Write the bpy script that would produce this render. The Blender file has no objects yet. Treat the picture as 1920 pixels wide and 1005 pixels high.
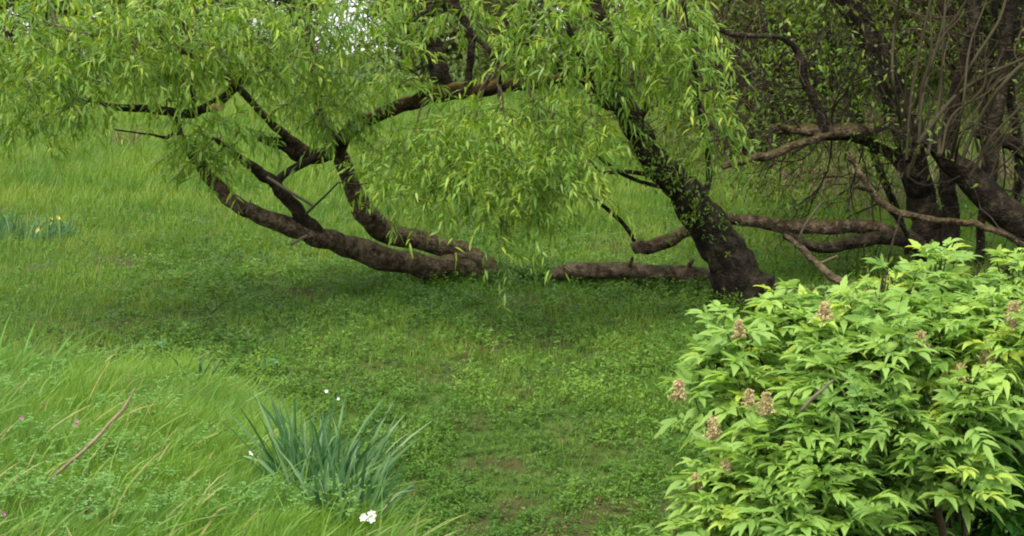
import bpy, math, random
import numpy as np
from mathutils import Vector

random.seed(11)
rng = np.random.default_rng(11)
C = bpy.context.scene.collection
S = bpy.context.scene

# ------------------------------------------------------------------ camera, sky, sun, exposure
CAMZ = 2.6
F = 3045.0
PITCH = math.atan((502.5 - 100) / F)
cd = bpy.data.cameras.new('camera'); cam = bpy.data.objects.new('camera', cd); C.objects.link(cam)
cam.location = (0, 0, CAMZ); cam.rotation_euler = (math.pi / 2 - PITCH, 0, 0)
cd.sensor_width = 36; cd.lens = 36 * F / 1920; cd.clip_end = 3000; cd.clip_start = 0.05
S.camera = cam
SUN_EL, SUN_ROT = math.radians(58), math.radians(215)
w = bpy.data.worlds.new('World'); S.world = w; w.use_nodes = True
nt = w.node_tree; bgn = nt.nodes['Background']
sky = nt.nodes.new('ShaderNodeTexSky'); sky.sky_type = 'NISHITA'; sky.sun_disc = False
sky.sun_elevation = SUN_EL; sky.sun_rotation = SUN_ROT; sky.dust_density = 4.0; sky.air_density = 1.0
wt = nt.nodes.new('ShaderNodeTexCoord'); wn = nt.nodes.new('ShaderNodeTexNoise'); wn.inputs['Scale'].default_value = 2.2; wn.inputs['Detail'].default_value = 6
nt.links.new(wt.outputs['Generated'], wn.inputs['Vector']); wr = nt.nodes.new('ShaderNodeMapRange'); wr.inputs[1].default_value = .30; wr.inputs[2].default_value = .60; wr.inputs[3].default_value = .45; wr.inputs[4].default_value = .95
nt.links.new(wn.outputs[0], wr.inputs[0]); wm = nt.nodes.new('ShaderNodeMix'); wm.data_type = 'RGBA'; nt.links.new(wr.outputs[0], wm.inputs[0]); nt.links.new(sky.outputs[0], wm.inputs[6]); wm.inputs[7].default_value = (4.6, 4.7, 4.8, 1)   # broken bright cloud
nt.links.new(wm.outputs[2], bgn.inputs[0]); bgn.inputs[1].default_value = 0.15
sd = bpy.data.lights.new('sun', 'SUN'); sd.energy = 1.75; sd.angle = math.radians(16); sd.color = (1.0, 0.94, 0.80)
sun = bpy.data.objects.new('sun', sd); C.objects.link(sun)
sv = Vector((math.sin(SUN_ROT) * math.cos(SUN_EL), math.cos(SUN_ROT) * math.cos(SUN_EL), math.sin(SUN_EL)))
sun.rotation_euler = (-sv).to_track_quat('-Z', 'Y').to_euler()
S.view_settings.view_transform = 'Standard'; S.view_settings.look = 'None'
S.view_settings.gamma = 1; S.view_settings.use_curve_mapping = False
S.view_settings.exposure = 1.6
S.cycles.max_bounces = 6; S.cycles.transmission_bounces = 4; S.cycles.transparent_max_bounces = 4
S.cycles.filter_width = 2.0

# ------------------------------------------------------------------ helpers
fw = np.array([0, math.cos(PITCH), -math.sin(PITCH)]); up = np.array([0, math.sin(PITCH), math.cos(PITCH)]); rt = np.array([1., 0, 0])
def W(px, py, d):
    "a point d metres out along the photo's line of sight"
    return np.array([0, 0, CAMZ]) + d * (fw + rt * (px - 960) / F + up * (502.5 - py) / F)

def _hash(ix, iy, seed):
    h = (ix.astype(np.int64) * 374761393 + iy.astype(np.int64) * 668265263 + seed * 1442695041) & 0xffffffff
    h = ((h ^ (h >> 13)) * 1274126177) & 0xffffffff
    return ((h ^ (h >> 16)) & 0xffff) / 65535.0
def vnoise(x, y, s, seed=0):
    x = np.asarray(x, float) / s; y = np.asarray(y, float) / s
    ix, iy = np.floor(x), np.floor(y); fx, fy = x - ix, y - iy
    fx = fx * fx * (3 - 2 * fx); fy = fy * fy * (3 - 2 * fy)
    a, b, c, d = _hash(ix, iy, seed), _hash(ix + 1, iy, seed), _hash(ix, iy + 1, seed), _hash(ix + 1, iy + 1, seed)
    return (a * (1 - fx) + b * fx) * (1 - fy) + (c * (1 - fx) + d * fx) * fy
def sstep(a, b, x):
    t = np.clip((x - a) / (b - a), 0, 1); return t * t * (3 - 2 * t)

PY = [-60, 0, 3, 5, 6, 7, 8, 9.3, 12, 16, 21, 30, 45, 80, 200, 900]
PZ = [1.2, 1.0, .6, .15, .05, .1, .22, .46, .79, 1.02, 1.22, 1.42, 1.60, 1.75, 1.9, 2.0]
CY = [0, 3, 4, 5.3, 5.8, 6.6, 7.4, 7.8, 8.5, 9.0, 9.6]
CX = [1.5, .3, 0., -.30, -.46, -.76, -1.15, -1.62, -2.6, -4.2, -8.0]
def bank_mask(x, y):
    xc = np.interp(y, CY, CX) + .10
    soft = np.interp(y, [5, 7, 8, 9], [.38, .5, .9, 1.6])
    m = sstep(soft, -soft, x - xc)
    return m * sstep(9.9, 8.6, y)
def G(x, y):
    x = np.asarray(x, float); y = np.asarray(y, float)
    z = np.interp(y, PY, PZ)
    z = z + (vnoise(x, y, 2.3, 1) - .5) * .10 * sstep(5, 9, y) + (vnoise(x, y, .7, 2) - .5) * .035 + (vnoise(x, y, 9, 3) - .5) * .3 * sstep(12, 30, y)
    z = z + sstep(15, 26, y) * sstep(2.0, 7.0, x - (y - 15) * .02) * 4.2          # brushy bank behind the thicket
    zb = 1.20 - .05 * (x + 1.1) - .02 * (y - 4.5) + (vnoise(x, y, 1.1, 4) - .5) * .09
    zb = zb - .15 * sstep(-1.3, -2.5, x) * sstep(5.5, 7.5, y)
    m = bank_mask(x, y)
    return z * (1 - m) + np.maximum(z, zb) * m
def ground_at(px, py, d0=3.5, d1=90):
    ds = np.geomspace(d0, d1, 3000)
    P = W(px, py, 1.0) - np.array([0, 0, CAMZ])
    X = ds[:, None] * P; Z = X[:, 2] + CAMZ
    k = np.argmax(Z < G(X[:, 0], X[:, 1]))
    return np.array([X[k, 0], X[k, 1], float(G(X[k, 0], X[k, 1]))])

def tag(o, label=None, cat=None, group=None, kind=None):
    if label: o['label'] = label
    if cat: o['category'] = cat
    if group: o['group'] = group
    if kind: o['kind'] = kind
    return o
def empty(name, loc, label, cat, group=None):
    o = bpy.data.objects.new(name, None); C.objects.link(o); o.location = [float(v) for v in loc]
    return tag(o, label, cat, group)
def mesh_np(name, V, loops, sizes, mat, parent=None, attrs=None, smooth=True):
    "V (n,3); loops flat vertex indices; sizes per face"
    me = bpy.data.meshes.new(name)
    V = np.asarray(V, np.float32)
    off = np.zeros(3, np.float32)
    if parent is not None: off = np.array(parent_world(parent), np.float32)
    me.vertices.add(len(V)); me.vertices.foreach_set('co', (V - off).ravel())
    me.loops.add(len(loops)); me.loops.foreach_set('vertex_index', np.asarray(loops, np.int32))
    sizes = np.asarray(sizes, np.int32); st = np.concatenate([[0], np.cumsum(sizes)[:-1]]).astype(np.int32)
    me.polygons.add(len(sizes)); me.polygons.foreach_set('loop_start', st)
    me.polygons.foreach_set('use_smooth', np.full(len(sizes), smooth))
    me.update(calc_edges=True)
    for k, a in (attrs or {}).items():
        at = me.attributes.new(k, 'FLOAT', 'POINT'); at.data.foreach_set('value', np.asarray(a, np.float32))
    me.materials.append(mat)
    o = bpy.data.objects.new(name, me); C.objects.link(o)
    if parent is not None: o.parent = parent
    return o
def parent_world(p):
    v = Vector(p.location)
    while p.parent is not None: p = p.parent; v = v + Vector(p.location)
    return v

class Geo:
    "collects vertices, faces and a per-vertex random value"
    def __init__(s): s.V = []; s.L = []; s.S = []; s.A = []; s.n = 0
    def add(s, V, L, Sz, A=None):
        V = np.asarray(V, float).reshape(-1, 3)
        s.V.append(V); s.L.append(np.asarray(L) + s.n); s.S.append(np.asarray(Sz)); s.A.append(np.zeros(len(V)) if A is None else A); s.n += len(V)
    def build(s, name, mat, parent=None, smooth=True):
        return mesh_np(name, np.concatenate(s.V), np.concatenate(s.L), np.concatenate(s.S), mat, parent, {'rnd': np.concatenate(s.A)}, smooth)

def norm(a): return a / np.maximum(np.linalg.norm(a, axis=-1, keepdims=True), 1e-9)
# leaf templates: (u along, v across, h out of plane), faces
T_WILLOW = (np.array([[0, 0, 0], [.32, -.5, .05], [.32, .5, .05], [.68, -.36, .05], [.68, .36, .05], [1, 0, 0]]), [[0, 2, 1], [1, 2, 4, 3], [3, 4, 5]])
T_SIMPLE = (np.array([[0, 0, 0], [.42, -.5, .06], [.42, .5, .06], [1, 0, 0]]), [[0, 2, 1], [1, 2, 3]])
T_BLADE = (np.array([[0, -.5, 0], [0, .5, 0], [.5, -.42, 0], [.5, .42, 0], [1, 0, 0]]), [[0, 1, 3, 2], [2, 3, 4]])
_st = [(.14, .26), (.30, .50), (.36, .42), (.54, .47), (.60, .36), (.78, .24)]
_ov = [[0, 0, 0]] + [[t, v * w_, .06 * abs(v)] for t, w_ in _st for v in (-1, 0, 1)] + [[1, 0, 0]]
_of = [[0, 2, 1], [0, 3, 2]] + [[a, a + 1, a + 4, a + 3] for k in range(5) for a in (1 + 3 * k, 2 + 3 * k)] + [[16, 17, 19], [17, 18, 19]]
T_OVATE = (np.array(_ov, float), _of)   # toothed edge
T_LONG = (np.array([[t, v * wd, abs(v) * .12 * 0] for t, wd in ((0, .7), (.25, 1), (.5, .95), (.75, .7)) for v in (-.5, .5)] + [[1, 0, 0]]),
          [[0, 1, 3, 2], [2, 3, 5, 4], [4, 5, 7, 6], [6, 7, 8]])
def leaves(g, P, D, N, Ln, Wd, droop=0.0, tpl=T_SIMPLE, rnd=None, bend=None):
    "one leaf per row: base P, direction D, facing N, length, width; droop pulls tips down; bend adds a sideways curl vector"
    P = np.atleast_2d(P); n = len(P)
    D = norm(D); Sd = norm(np.cross(D, N)); Nn = norm(np.cross(Sd, D))
    Ln = np.broadcast_to(Ln, (n,)); Wd = np.broadcast_to(Wd, (n,)); droop = np.broadcast_to(droop, (n,))
    T, Fc = tpl; k = len(T)
    u, v, h = T[:, 0][None, :, None], T[:, 1][None, :, None], T[:, 2][None, :, None]
    V = P[:, None] + D[:, None] * u * Ln[:, None, None] + Sd[:, None] * v * Wd[:, None, None] + Nn[:, None] * h * Ln[:, None, None]
    V[:, :, 2] -= (u[..., 0] ** 2) * (droop * Ln)[:, None]
    if bend is not None: V += bend[:, None] * (u ** 2) * Ln[:, None, None]
    base = (np.arange(n) * k)[:, None]
    fl = np.concatenate([np.array(f) for f in Fc]); sz = np.array([len(f) for f in Fc])
    L = (base + fl[None]).ravel(); Sz = np.tile(sz, n)
    r = rng.random(n) if rnd is None else np.broadcast_to(rnd, (n,))
    g.add(V.reshape(-1, 3), L, Sz, np.repeat(r, k))

def thin_tubes(g, Pts, r0, r1, sides=3, rnd=None):
    "Pts (n,m,3) many thin stems at once"
    n, m, _ = Pts.shape
    T = norm(np.gradient(Pts, axis=1))
    ref = np.where(np.abs(T[..., 2:3]) > .9, np.array([1., 0, 0]), np.array([0, 0, 1.]))
    A = norm(np.cross(T, ref)); B = np.cross(T, A)
    r0 = np.broadcast_to(r0, (n,)); r1 = np.broadcast_to(r1, (n,))
    R = r0[:, None] + (r1 - r0)[:, None] * np.linspace(0, 1, m)[None]
    ang = np.arange(sides) * 2 * math.pi / sides
    V = Pts[:, :, None] + R[:, :, None, None] * (A[:, :, None] * np.cos(ang)[:, None] + B[:, :, None] * np.sin(ang)[:, None])
    b = (np.arange(n) * m * sides)[:, None, None, None]
    i = np.arange(m - 1)[None, :, None, None] * sides; j = np.arange(sides)[None, None, :, None]; j2 = (j + 1) % sides
    q = np.concatenate([i + j, i + j2, i + sides + j2, i + sides + j], axis=3) + b
    g.add(V.reshape(-1, 3), q.ravel(), np.full(q.size // 4, 4), np.repeat(rng.random(n) if rnd is None else np.broadcast_to(rnd, (n,)), m * sides))

def spline(pts, per=8):
    P = np.array(pts, float); P = np.vstack([2 * P[0] - P[1], P, 2 * P[-1] - P[-2]])
    out = []
    for i in range(1, len(P) - 2):
        for t in np.linspace(0, 1, per, endpoint=False):
            a, b, c, d = P[i - 1:i + 3]
            out.append(.5 * ((2 * b) + (-a + c) * t + (2 * a - 5 * b + 4 * c - d) * t * t + (-a + 3 * b - 3 * c + d) * t ** 3))
    out.append(P[-2]); return np.array(out)
def limb(g, pts, per=8, sides=18, rough=.10, seed=0, cap=True, wig=.4):
    "pts rows (x,y,z,r): one knotty tapering limb"
    Q = spline(pts, per); P = Q[:, :3]; R = np.maximum(Q[:, 3], .002)
    wg = np.stack([vnoise(np.arange(len(P)) * 1.0 + 31 * k + seed * 13, 0 * R, 2.6, seed + k) - .5 for k in range(3)], 1) * (R * wig)[:, None]
    P = P + wg; m = len(P); T = norm(np.gradient(P, axis=0))
    L = np.concatenate([[0], np.cumsum(np.linalg.norm(np.diff(P, axis=0), axis=1))])
    A = norm(np.cross(T[0], [0.13, 0.3, 1.0] if abs(T[0, 2]) < .9 else [1., 0, 0])); fr = []
    for i in range(m):
        A = norm(A - T[i] * np.dot(A, T[i])); fr.append(A)
    A = np.array(fr); B = np.cross(T, A)
    ang = np.arange(sides) * 2 * math.pi / sides
    ca = np.cos(ang)[None].repeat(m, 0); sa = np.sin(ang)[None].repeat(m, 0); Lm = L[:, None].repeat(sides, 1)
    lump = (vnoise(ca * 1.5 + Lm * 1.3 / np.mean(R) * .25 + seed * 7, sa * 1.5 + seed, .8, seed) - .5) * 2
    ridge = (vnoise(ca * 4 + seed, sa * 4 + Lm * .8, .7, seed + 5) - .5)
    kn = (vnoise(Lm * 1.0 / .35 + seed, Lm * 0, 1, seed + 9) - .5)
    fine = vnoise(ca * 9 + seed, sa * 9 + Lm * 2.2, .6, seed + 3) - .5
    RR = R[:, None] * (1 + rough * (lump + ridge + kn) + (.09 * fine if sides > 12 else 0))
    V = P[:, None] + RR[..., None] * (A[:, None] * ca[..., None] + B[:, None] * sa[..., None])
    V = V.reshape(-1, 3)
    i = np.arange(m - 1)[:, None, None] * sides; j = np.arange(sides)[None, :, None]; j2 = (j + 1) % sides
    q = np.concatenate([i + j, i + j2, i + sides + j2, i + sides + j], axis=2).ravel()
    g.add(V, q, np.full(len(q) // 4, 4), np.full(len(V), (seed * .37) % 1))
    if cap:
        for k0 in (0, m - 1):
            c = V[k0 * sides:(k0 + 1) * sides]; cc = c.mean(0) + T[k0] * (R[k0] * .25 if k0 else -R[k0] * .25)
            idx = []
            for a in range(sides):
                idx += [a, (a + 1) % sides, sides] if k0 else [(a + 1) % sides, a, sides]
            g.add(np.vstack([c, cc]), idx, np.full(sides, 3), np.full(sides + 1, .5))
    return P
_ls = [0]
def px_limb(g, rows, d=None, **kw):
    "rows (px, py, halfwidth_px[, depth])"
    pts = []
    for r in rows:
        r = (r[0], r[1], r[2] * (.92 if r[2] > 12 else 1)) + tuple(r[3:])
        dd = r[3] if len(r) > 3 else d
        pts.append(list(W(r[0], r[1], dd)) + [r[2] / F * dd])
    _ls[0] += 1
    return limb(g, pts, seed=_ls[0], **kw)
def wander(p0, d0, length, n, wig, gravity=0.0):
    P = [np.array(p0, float)]; d = norm(np.array(d0, float))
    for i in range(n):
        d = norm(d + rng.normal(0, wig, 3) + np.array([0, 0, -gravity])); P.append(P[-1] + d * length / n)
    return np.array(P)
def brush(g, p0, d0, length, r, depth=3, wig=.22, kids=3, minr=.0015):
    "a branching spray of twigs; returns the tips"
    n = 7; P = wander(p0, d0, length, n, wig)
    thin_tubes(g, P[None], r, max(r * .45, minr), sides=5 if r > .01 else 3)
    tips = [(P[-1], norm(P[-1] - P[-2]))]
    if depth > 0:
        for k in range(kids):
            i = rng.integers(2, n + 1); dd = norm(P[i] - P[i - 1]); side = norm(rng.normal(0, 1, 3))
            tips += brush(g, P[i], norm(dd + side * .75), length * rng.uniform(.45, .75), max(r * .55, minr), depth - 1, wig, kids, minr)
    return tips

# ------------------------------------------------------------------ materials
def nodes(name):
    m = bpy.data.materials.new(name); m.use_nodes = True; t = m.node_tree
    for n in list(t.nodes): t.nodes.remove(n)
    return m, t, t.nodes, t.links
def ramp(N, stops):
    r = N.new('ShaderNodeValToRGB'); e = r.color_ramp.elements
    e[0].position, e[0].color = stops[0][0], (*stops[0][1], 1); e[1].position, e[1].color = stops[-1][0], (*stops[-1][1], 1)
    for p, c in stops[1:-1]:
        x = e.new(p); x.color = (*c, 1)
    return r
def leaf_mat(name, stops, patch=None, pscale=1.0, pamt=.5, trans=.35, rough=.5, spec=.35, fine=0.0):
    m, t, N, L = nodes(name)
    at = N.new('ShaderNodeAttribute'); at.attribute_name = 'rnd'
    r = ramp(N, stops); L.new(at.outputs['Fac'], r.inputs[0]); col = r.outputs[0]
    tc = N.new('ShaderNodeNewGeometry')
    if patch:
        nz = N.new('ShaderNodeTexNoise'); nz.inputs['Scale'].default_value = pscale; nz.inputs['Detail'].default_value = 4; L.new(tc.outputs['Position'], nz.inputs['Vector'])
        mr = N.new('ShaderNodeMapRange'); mr.inputs[1].default_value = .42; mr.inputs[2].default_value = .66; mr.inputs[4].default_value = pamt; L.new(nz.outputs[0], mr.inputs[0])
        mx = N.new('ShaderNodeMix'); mx.data_type = 'RGBA'; L.new(mr.outputs[0], mx.inputs[0]); L.new(col, mx.inputs[6]); mx.inputs[7].default_value = (*patch, 1); col = mx.outputs[2]
    p = N.new('ShaderNodeBsdfPrincipled'); p.inputs['Roughness'].default_value = rough; p.inputs['Specular IOR Level'].default_value = spec; L.new(col, p.inputs['Base Color'])
    tr = N.new('ShaderNodeBsdfTranslucent')
    hs = N.new('ShaderNodeHueSaturation'); hs.inputs['Saturation'].default_value = 1.1; hs.inputs['Value'].default_value = 1.25; hs.inputs['Hue'].default_value = .49; L.new(col, hs.inputs['Color']); L.new(hs.outputs[0], tr.inputs[0])
    ms = N.new('ShaderNodeMixShader'); ms.inputs[0].default_value = trans; L.new(p.outputs[0], ms.inputs[1]); L.new(tr.outputs[0], ms.inputs[2])
    o = N.new('ShaderNodeOutputMaterial'); L.new(ms.outputs[0], o.inputs[0]); return m
def bark_mat(name, dark, mid, light, moss=None, mossamt=.6, scale=9, bump=.02, pale=None):
    m, t, N, L = nodes(name)
    tc = N.new('ShaderNodeNewGeometry')
    mp = N.new('ShaderNodeMapping'); L.new(tc.outputs['Position'], mp.inputs[0])
    n1 = N.new('ShaderNodeTexNoise'); n1.inputs['Scale'].default_value = scale; n1.inputs['Detail'].default_value = 8; n1.inputs['Roughness'].default_value = .7; L.new(mp.outputs[0], n1.inputs[0])
    v = N.new('ShaderNodeTexVoronoi'); v.inputs['Scale'].default_value = scale * 4; L.new(mp.outputs[0], v.inputs['Vector'])
    r = ramp(N, [(.36, dark), (.5, mid), (.66, light)]); L.new(n1.outputs[0], r.inputs[0]); col = r.outputs[0]
    if pale:
        n3 = N.new('ShaderNodeTexNoise'); n3.inputs['Scale'].default_value = scale * 2.6; n3.inputs['Detail'].default_value = 5; L.new(mp.outputs[0], n3.inputs[0])
        mr3 = N.new('ShaderNodeMapRange'); mr3.inputs[1].default_value = .56; mr3.inputs[2].default_value = .68; L.new(n3.outputs[0], mr3.inputs[0])
        mx3 = N.new('ShaderNodeMix'); mx3.data_type = 'RGBA'; L.new(mr3.outputs[0], mx3.inputs[0]); L.new(col, mx3.inputs[6]); mx3.inputs[7].default_value = (*pale, 1); col = mx3.outputs[2]
    if moss:
        sx = N.new('ShaderNodeSeparateXYZ'); L.new(tc.outputs['Normal'], sx.inputs[0])
        n2 = N.new('ShaderNodeTexNoise'); n2.inputs['Scale'].default_value = scale * .55; n2.inputs['Detail'].default_value = 6; L.new(mp.outputs[0], n2.inputs[0])
        ad = N.new('ShaderNodeMath'); ad.operation = 'MULTIPLY'; L.new(sx.outputs[2], ad.inputs[0]); L.new(n2.outputs[0], ad.inputs[1])
        mr = N.new('ShaderNodeMapRange'); mr.inputs[1].default_value = .28; mr.inputs[2].default_value = .52; mr.inputs[4].default_value = mossamt; L.new(ad.outputs[0], mr.inputs[0])
        mx = N.new('ShaderNodeMix'); mx.data_type = 'RGBA'; L.new(mr.outputs[0], mx.inputs[0]); L.new(col, mx.inputs[6]); mx.inputs[7].default_value = (*moss, 1); col = mx.outputs[2]
    p = N.new('ShaderNodeBsdfPrincipled'); p.inputs['Roughness'].default_value = .92; p.inputs['Specular IOR Level'].default_value = .15; L.new(col, p.inputs['Base Color'])
    b1 = N.new('ShaderNodeBump'); b1.inputs['Distance'].default_value = bump; b1.inputs['Strength'].default_value = 1; L.new(n1.outputs[0], b1.inputs['Height'])
    b2 = N.new('ShaderNodeBump'); b2.inputs['Distance'].default_value = bump * .5; b2.inputs['Strength'].default_value = .8; L.new(v.outputs[0], b2.inputs['Height']); L.new(b1.outputs[0], b2.inputs['Normal'])
    L.new(b2.outputs[0], p.inputs['Normal'])
    o = N.new('ShaderNodeOutputMaterial'); L.new(p.outputs[0], o.inputs[0]); return m
def plain(name, c, rough=.8, var=.25):
    m, t, N, L = nodes(name)
    tc = N.new('ShaderNodeNewGeometry'); nz = N.new('ShaderNodeTexNoise'); nz.inputs['Scale'].default_value = 60; L.new(tc.outputs['Position'], nz.inputs[0])
    r = ramp(N, [(.3, tuple(x * (1 - var) for x in c)), (.7, tuple(min(1, x * (1 + var)) for x in c))]); L.new(nz.outputs[0], r.inputs[0])
    p = N.new('ShaderNodeBsdfPrincipled'); p.inputs['Roughness'].default_value = rough; p.inputs['Specular IOR Level'].default_value = .2; L.new(r.outputs[0], p.inputs['Base Color'])
    o = N.new('ShaderNodeOutputMaterial'); L.new(p.outputs[0], o.inputs[0]); return m

def ground_mat():
    m, t, N, L = nodes('soil_and_turf')
    tc = N.new('ShaderNodeNewGeometry')
    n1 = N.new('ShaderNodeTexNoise'); n1.inputs['Scale'].default_value = .9; n1.inputs['Detail'].default_value = 8; n1.inputs['Roughness'].default_value = .65; L.new(tc.outputs['Position'], n1.inputs[0])
    n2 = N.new('ShaderNodeTexNoise'); n2.inputs['Scale'].default_value = 14; n2.inputs['Detail'].default_value = 6; L.new(tc.outputs['Position'], n2.inputs[0])
    r1 = ramp(N, [(.35, (.035, .070, .012)), (.55, (.055, .095, .018)), (.68, (.075, .070, .030))]); L.new(n1.outputs[0], r1.inputs[0])
    r2 = ramp(N, [(.3, (.45, .45, .45)), (.7, (1.25, 1.25, 1.25))]); L.new(n2.outputs[0], r2.inputs[0])
    mx = N.new('ShaderNodeMix'); mx.data_type = 'RGBA'; mx.blend_type = 'MULTIPLY'; mx.inputs[0].default_value = 1; L.new(r1.outputs[0], mx.inputs[6]); L.new(r2.outputs[0], mx.inputs[7])
    at = N.new('ShaderNodeAttribute'); at.attribute_name = 'soil'; ms = N.new('ShaderNodeMix'); ms.data_type = 'RGBA'; L.new(at.outputs['Fac'], ms.inputs[0]); L.new(mx.outputs[2], ms.inputs[6]); ms.inputs[7].default_value = (.050, .036, .018, 1)
    p = N.new('ShaderNodeBsdfPrincipled'); p.inputs['Roughness'].default_value = .95; p.inputs['Specular IOR Level'].default_value = .1; L.new(ms.outputs[2], p.inputs['Base Color'])
    b = N.new('ShaderNodeBump'); b.inputs['Distance'].default_value = .04; L.new(n2.outputs[0], b.inputs['Height']); L.new(b.outputs[0], p.inputs['Normal'])
    o = N.new('ShaderNodeOutputMaterial'); L.new(p.outputs[0], o.inputs[0]); return m

M = {}
M['ground'] = ground_mat()
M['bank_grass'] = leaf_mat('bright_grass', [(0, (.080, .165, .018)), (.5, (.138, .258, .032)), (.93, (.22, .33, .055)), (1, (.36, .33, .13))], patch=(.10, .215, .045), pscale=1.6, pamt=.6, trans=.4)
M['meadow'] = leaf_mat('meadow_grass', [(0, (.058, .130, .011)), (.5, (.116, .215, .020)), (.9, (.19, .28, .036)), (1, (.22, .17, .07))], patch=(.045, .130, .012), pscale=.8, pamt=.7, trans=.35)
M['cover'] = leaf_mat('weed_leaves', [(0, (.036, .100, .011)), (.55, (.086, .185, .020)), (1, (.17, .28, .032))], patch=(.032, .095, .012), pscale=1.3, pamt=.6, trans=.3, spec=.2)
M['litter'] = leaf_mat('dead_leaves', [(0, (.05, .028, .012)), (.6, (.11, .066, .032)), (1, (.20, .13, .07))], trans=.05, rough=.9)
M['willow'] = leaf_mat('willow_leaves', [(0, (.050, .125, .012)), (.4, (.118, .228, .024)), (.75, (.21, .33, .040)), (1, (.38, .45, .06))], patch=(.060, .150, .018), pscale=2.2, pamt=.45, trans=.45, rough=.45, spec=.4)
M['twig'] = plain('twig_bark', (.048, .034, .018))
M['twig_pale'] = plain('pale_twig_bark', (.11, .090, .060))
M['twig_dark'] = plain('dark_twig_bark', (.022, .016, .010))
M['shoot'] = plain('olive_shoot_bark', (.034, .028, .013))
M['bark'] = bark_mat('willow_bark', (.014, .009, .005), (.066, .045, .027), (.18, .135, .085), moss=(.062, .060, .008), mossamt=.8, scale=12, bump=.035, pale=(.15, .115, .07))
M['bark_dark'] = bark_mat('dark_bark', (.006, .0045, .003), (.020, .0145, .009), (.064, .050, .033), moss=(.035, .040, .006), mossamt=.4, scale=12, bump=.035)  # own dark brown bark of the leaning willow, thicket and side branches
M['bark_mossy'] = bark_mat('mossy_bark', (.012, .008, .004), (.036, .024, .010), (.08, .055, .02), moss=(.12, .085, .009), mossamt=1, scale=14, bump=.03)
M['bark_log'] = bark_mat('log_bark', (.020, .013, .008), (.075, .053, .034), (.18, .135, .09), moss=(.05, .06, .01), mossamt=.5, scale=13)
M['cut'] = plain('cut_wood', (.48, .30, .16), .8, .15)
M['elder'] = leaf_mat('elder_leaves', [(0, (.16, .29, .055)), (.5, (.27, .42, .095)), (.9, (.38, .53, .12)), (1, (.44, .55, .10))], patch=(.23, .38, .12), pscale=2.5, pamt=.45, trans=.5, rough=.6, spec=.25)
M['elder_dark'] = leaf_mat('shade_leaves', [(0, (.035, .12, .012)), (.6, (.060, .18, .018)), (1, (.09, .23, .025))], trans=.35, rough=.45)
M['bud'] = leaf_mat('flower_buds', [(0, (.30, .34, .10)), (.5, (.50, .40, .20)), (1, (.62, .48, .32))], trans=.3, rough=.8)
M['iris'] = leaf_mat('bluish_blades', [(0, (.032, .090, .028)), (.6, (.060, .145, .048)), (1, (.15, .25, .10))], trans=.25, rough=.45, spec=.35)
M['vetch'] = leaf_mat('bluish_weed_leaves', [(0, (.075, .185, .025)), (1, (.14, .28, .055))], trans=.3)
M['bg_leaf'] = leaf_mat('hedge_leaves', [(0, (.050, .105, .018)), (.5, (.105, .185, .030)), (1, (.20, .26, .06))], patch=(.13, .12, .05), pscale=.5, pamt=.55, trans=.4)
M['thicket_leaf'] = leaf_mat('thicket_leaves', [(0, (.036, .090, .007)), (.5, (.090, .175, .013)), (1, (.22, .32, .030))], patch=(.080, .070, .018), pscale=1.2, pamt=.6, trans=.42)
M['dry'] = leaf_mat('dry_stalks', [(0, (.07, .05, .025)), (.6, (.14, .10, .055)), (1, (.24, .19, .11))], trans=.1, rough=.9)
M['white'] = leaf_mat('white_petals', [(0, (.75, .73, .70)), (1, (.85, .84, .80))], trans=.2)
M['yellow'] = leaf_mat('yellow_petals', [(0, (.65, .50, .05)), (1, (.75, .62, .12))], trans=.2)
M['pink'] = leaf_mat('pink_petals', [(0, (.40, .16, .26)), (1, (.50, .26, .34))], trans=.2)
M['dock'] = leaf_mat('broad_weed_leaves', [(0, (.07, .19, .07)), (1, (.11, .25, .10))], trans=.3)

# ------------------------------------------------------------------ ground
SOIL = [(190, 600, .4, .5), (240, 605, .2, .6), (90, 595, .25, .5), (700, 690, .30, .8), (870, 700, .30, .7), (800, 690, .3, .6), (960, 745, .25, .7), (1100, 650, .35, .7), (1120, 850, .2, .5), (1060, 575, .30, .6), (1500, 560, .6, 1), (1620, 575, .6, 1), (1740, 560, .7, 1), (1390, 585, .25, .8),
        (380, 600, .25, .6), (1250, 560, .4, .6), (1210, 760, .2, .5), (830, 545, .3, .6), (1200, 480, .5, .6), (1480, 500, .4, .5), (1880, 520, .9, 1), (1010, 700, .2, .5), (600, 720, .15, .4)]
SOILP = None
def soil(x, y):
    global SOILP
    if SOILP is None: SOILP = [(*ground_at(a, b)[:2], r, k) for a, b, r, k in SOIL]
    o = np.zeros(np.shape(x))
    for cx, cy, r, k in SOILP: o = np.maximum(o, k * np.exp(-((x - cx) / r) ** 2 - ((y - cy) / (r * 1.2)) ** 2))
    o = o * (.15 + 1.1 * vnoise(x, y, .11, 23) ** 1.5)
    return np.clip(o + .75 * sstep(.62, .78, vnoise(x, y, .9, 21) * .55 + vnoise(x, y, .25, 22) * .45) * sstep(18, 13, y), 0, 1)
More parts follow.
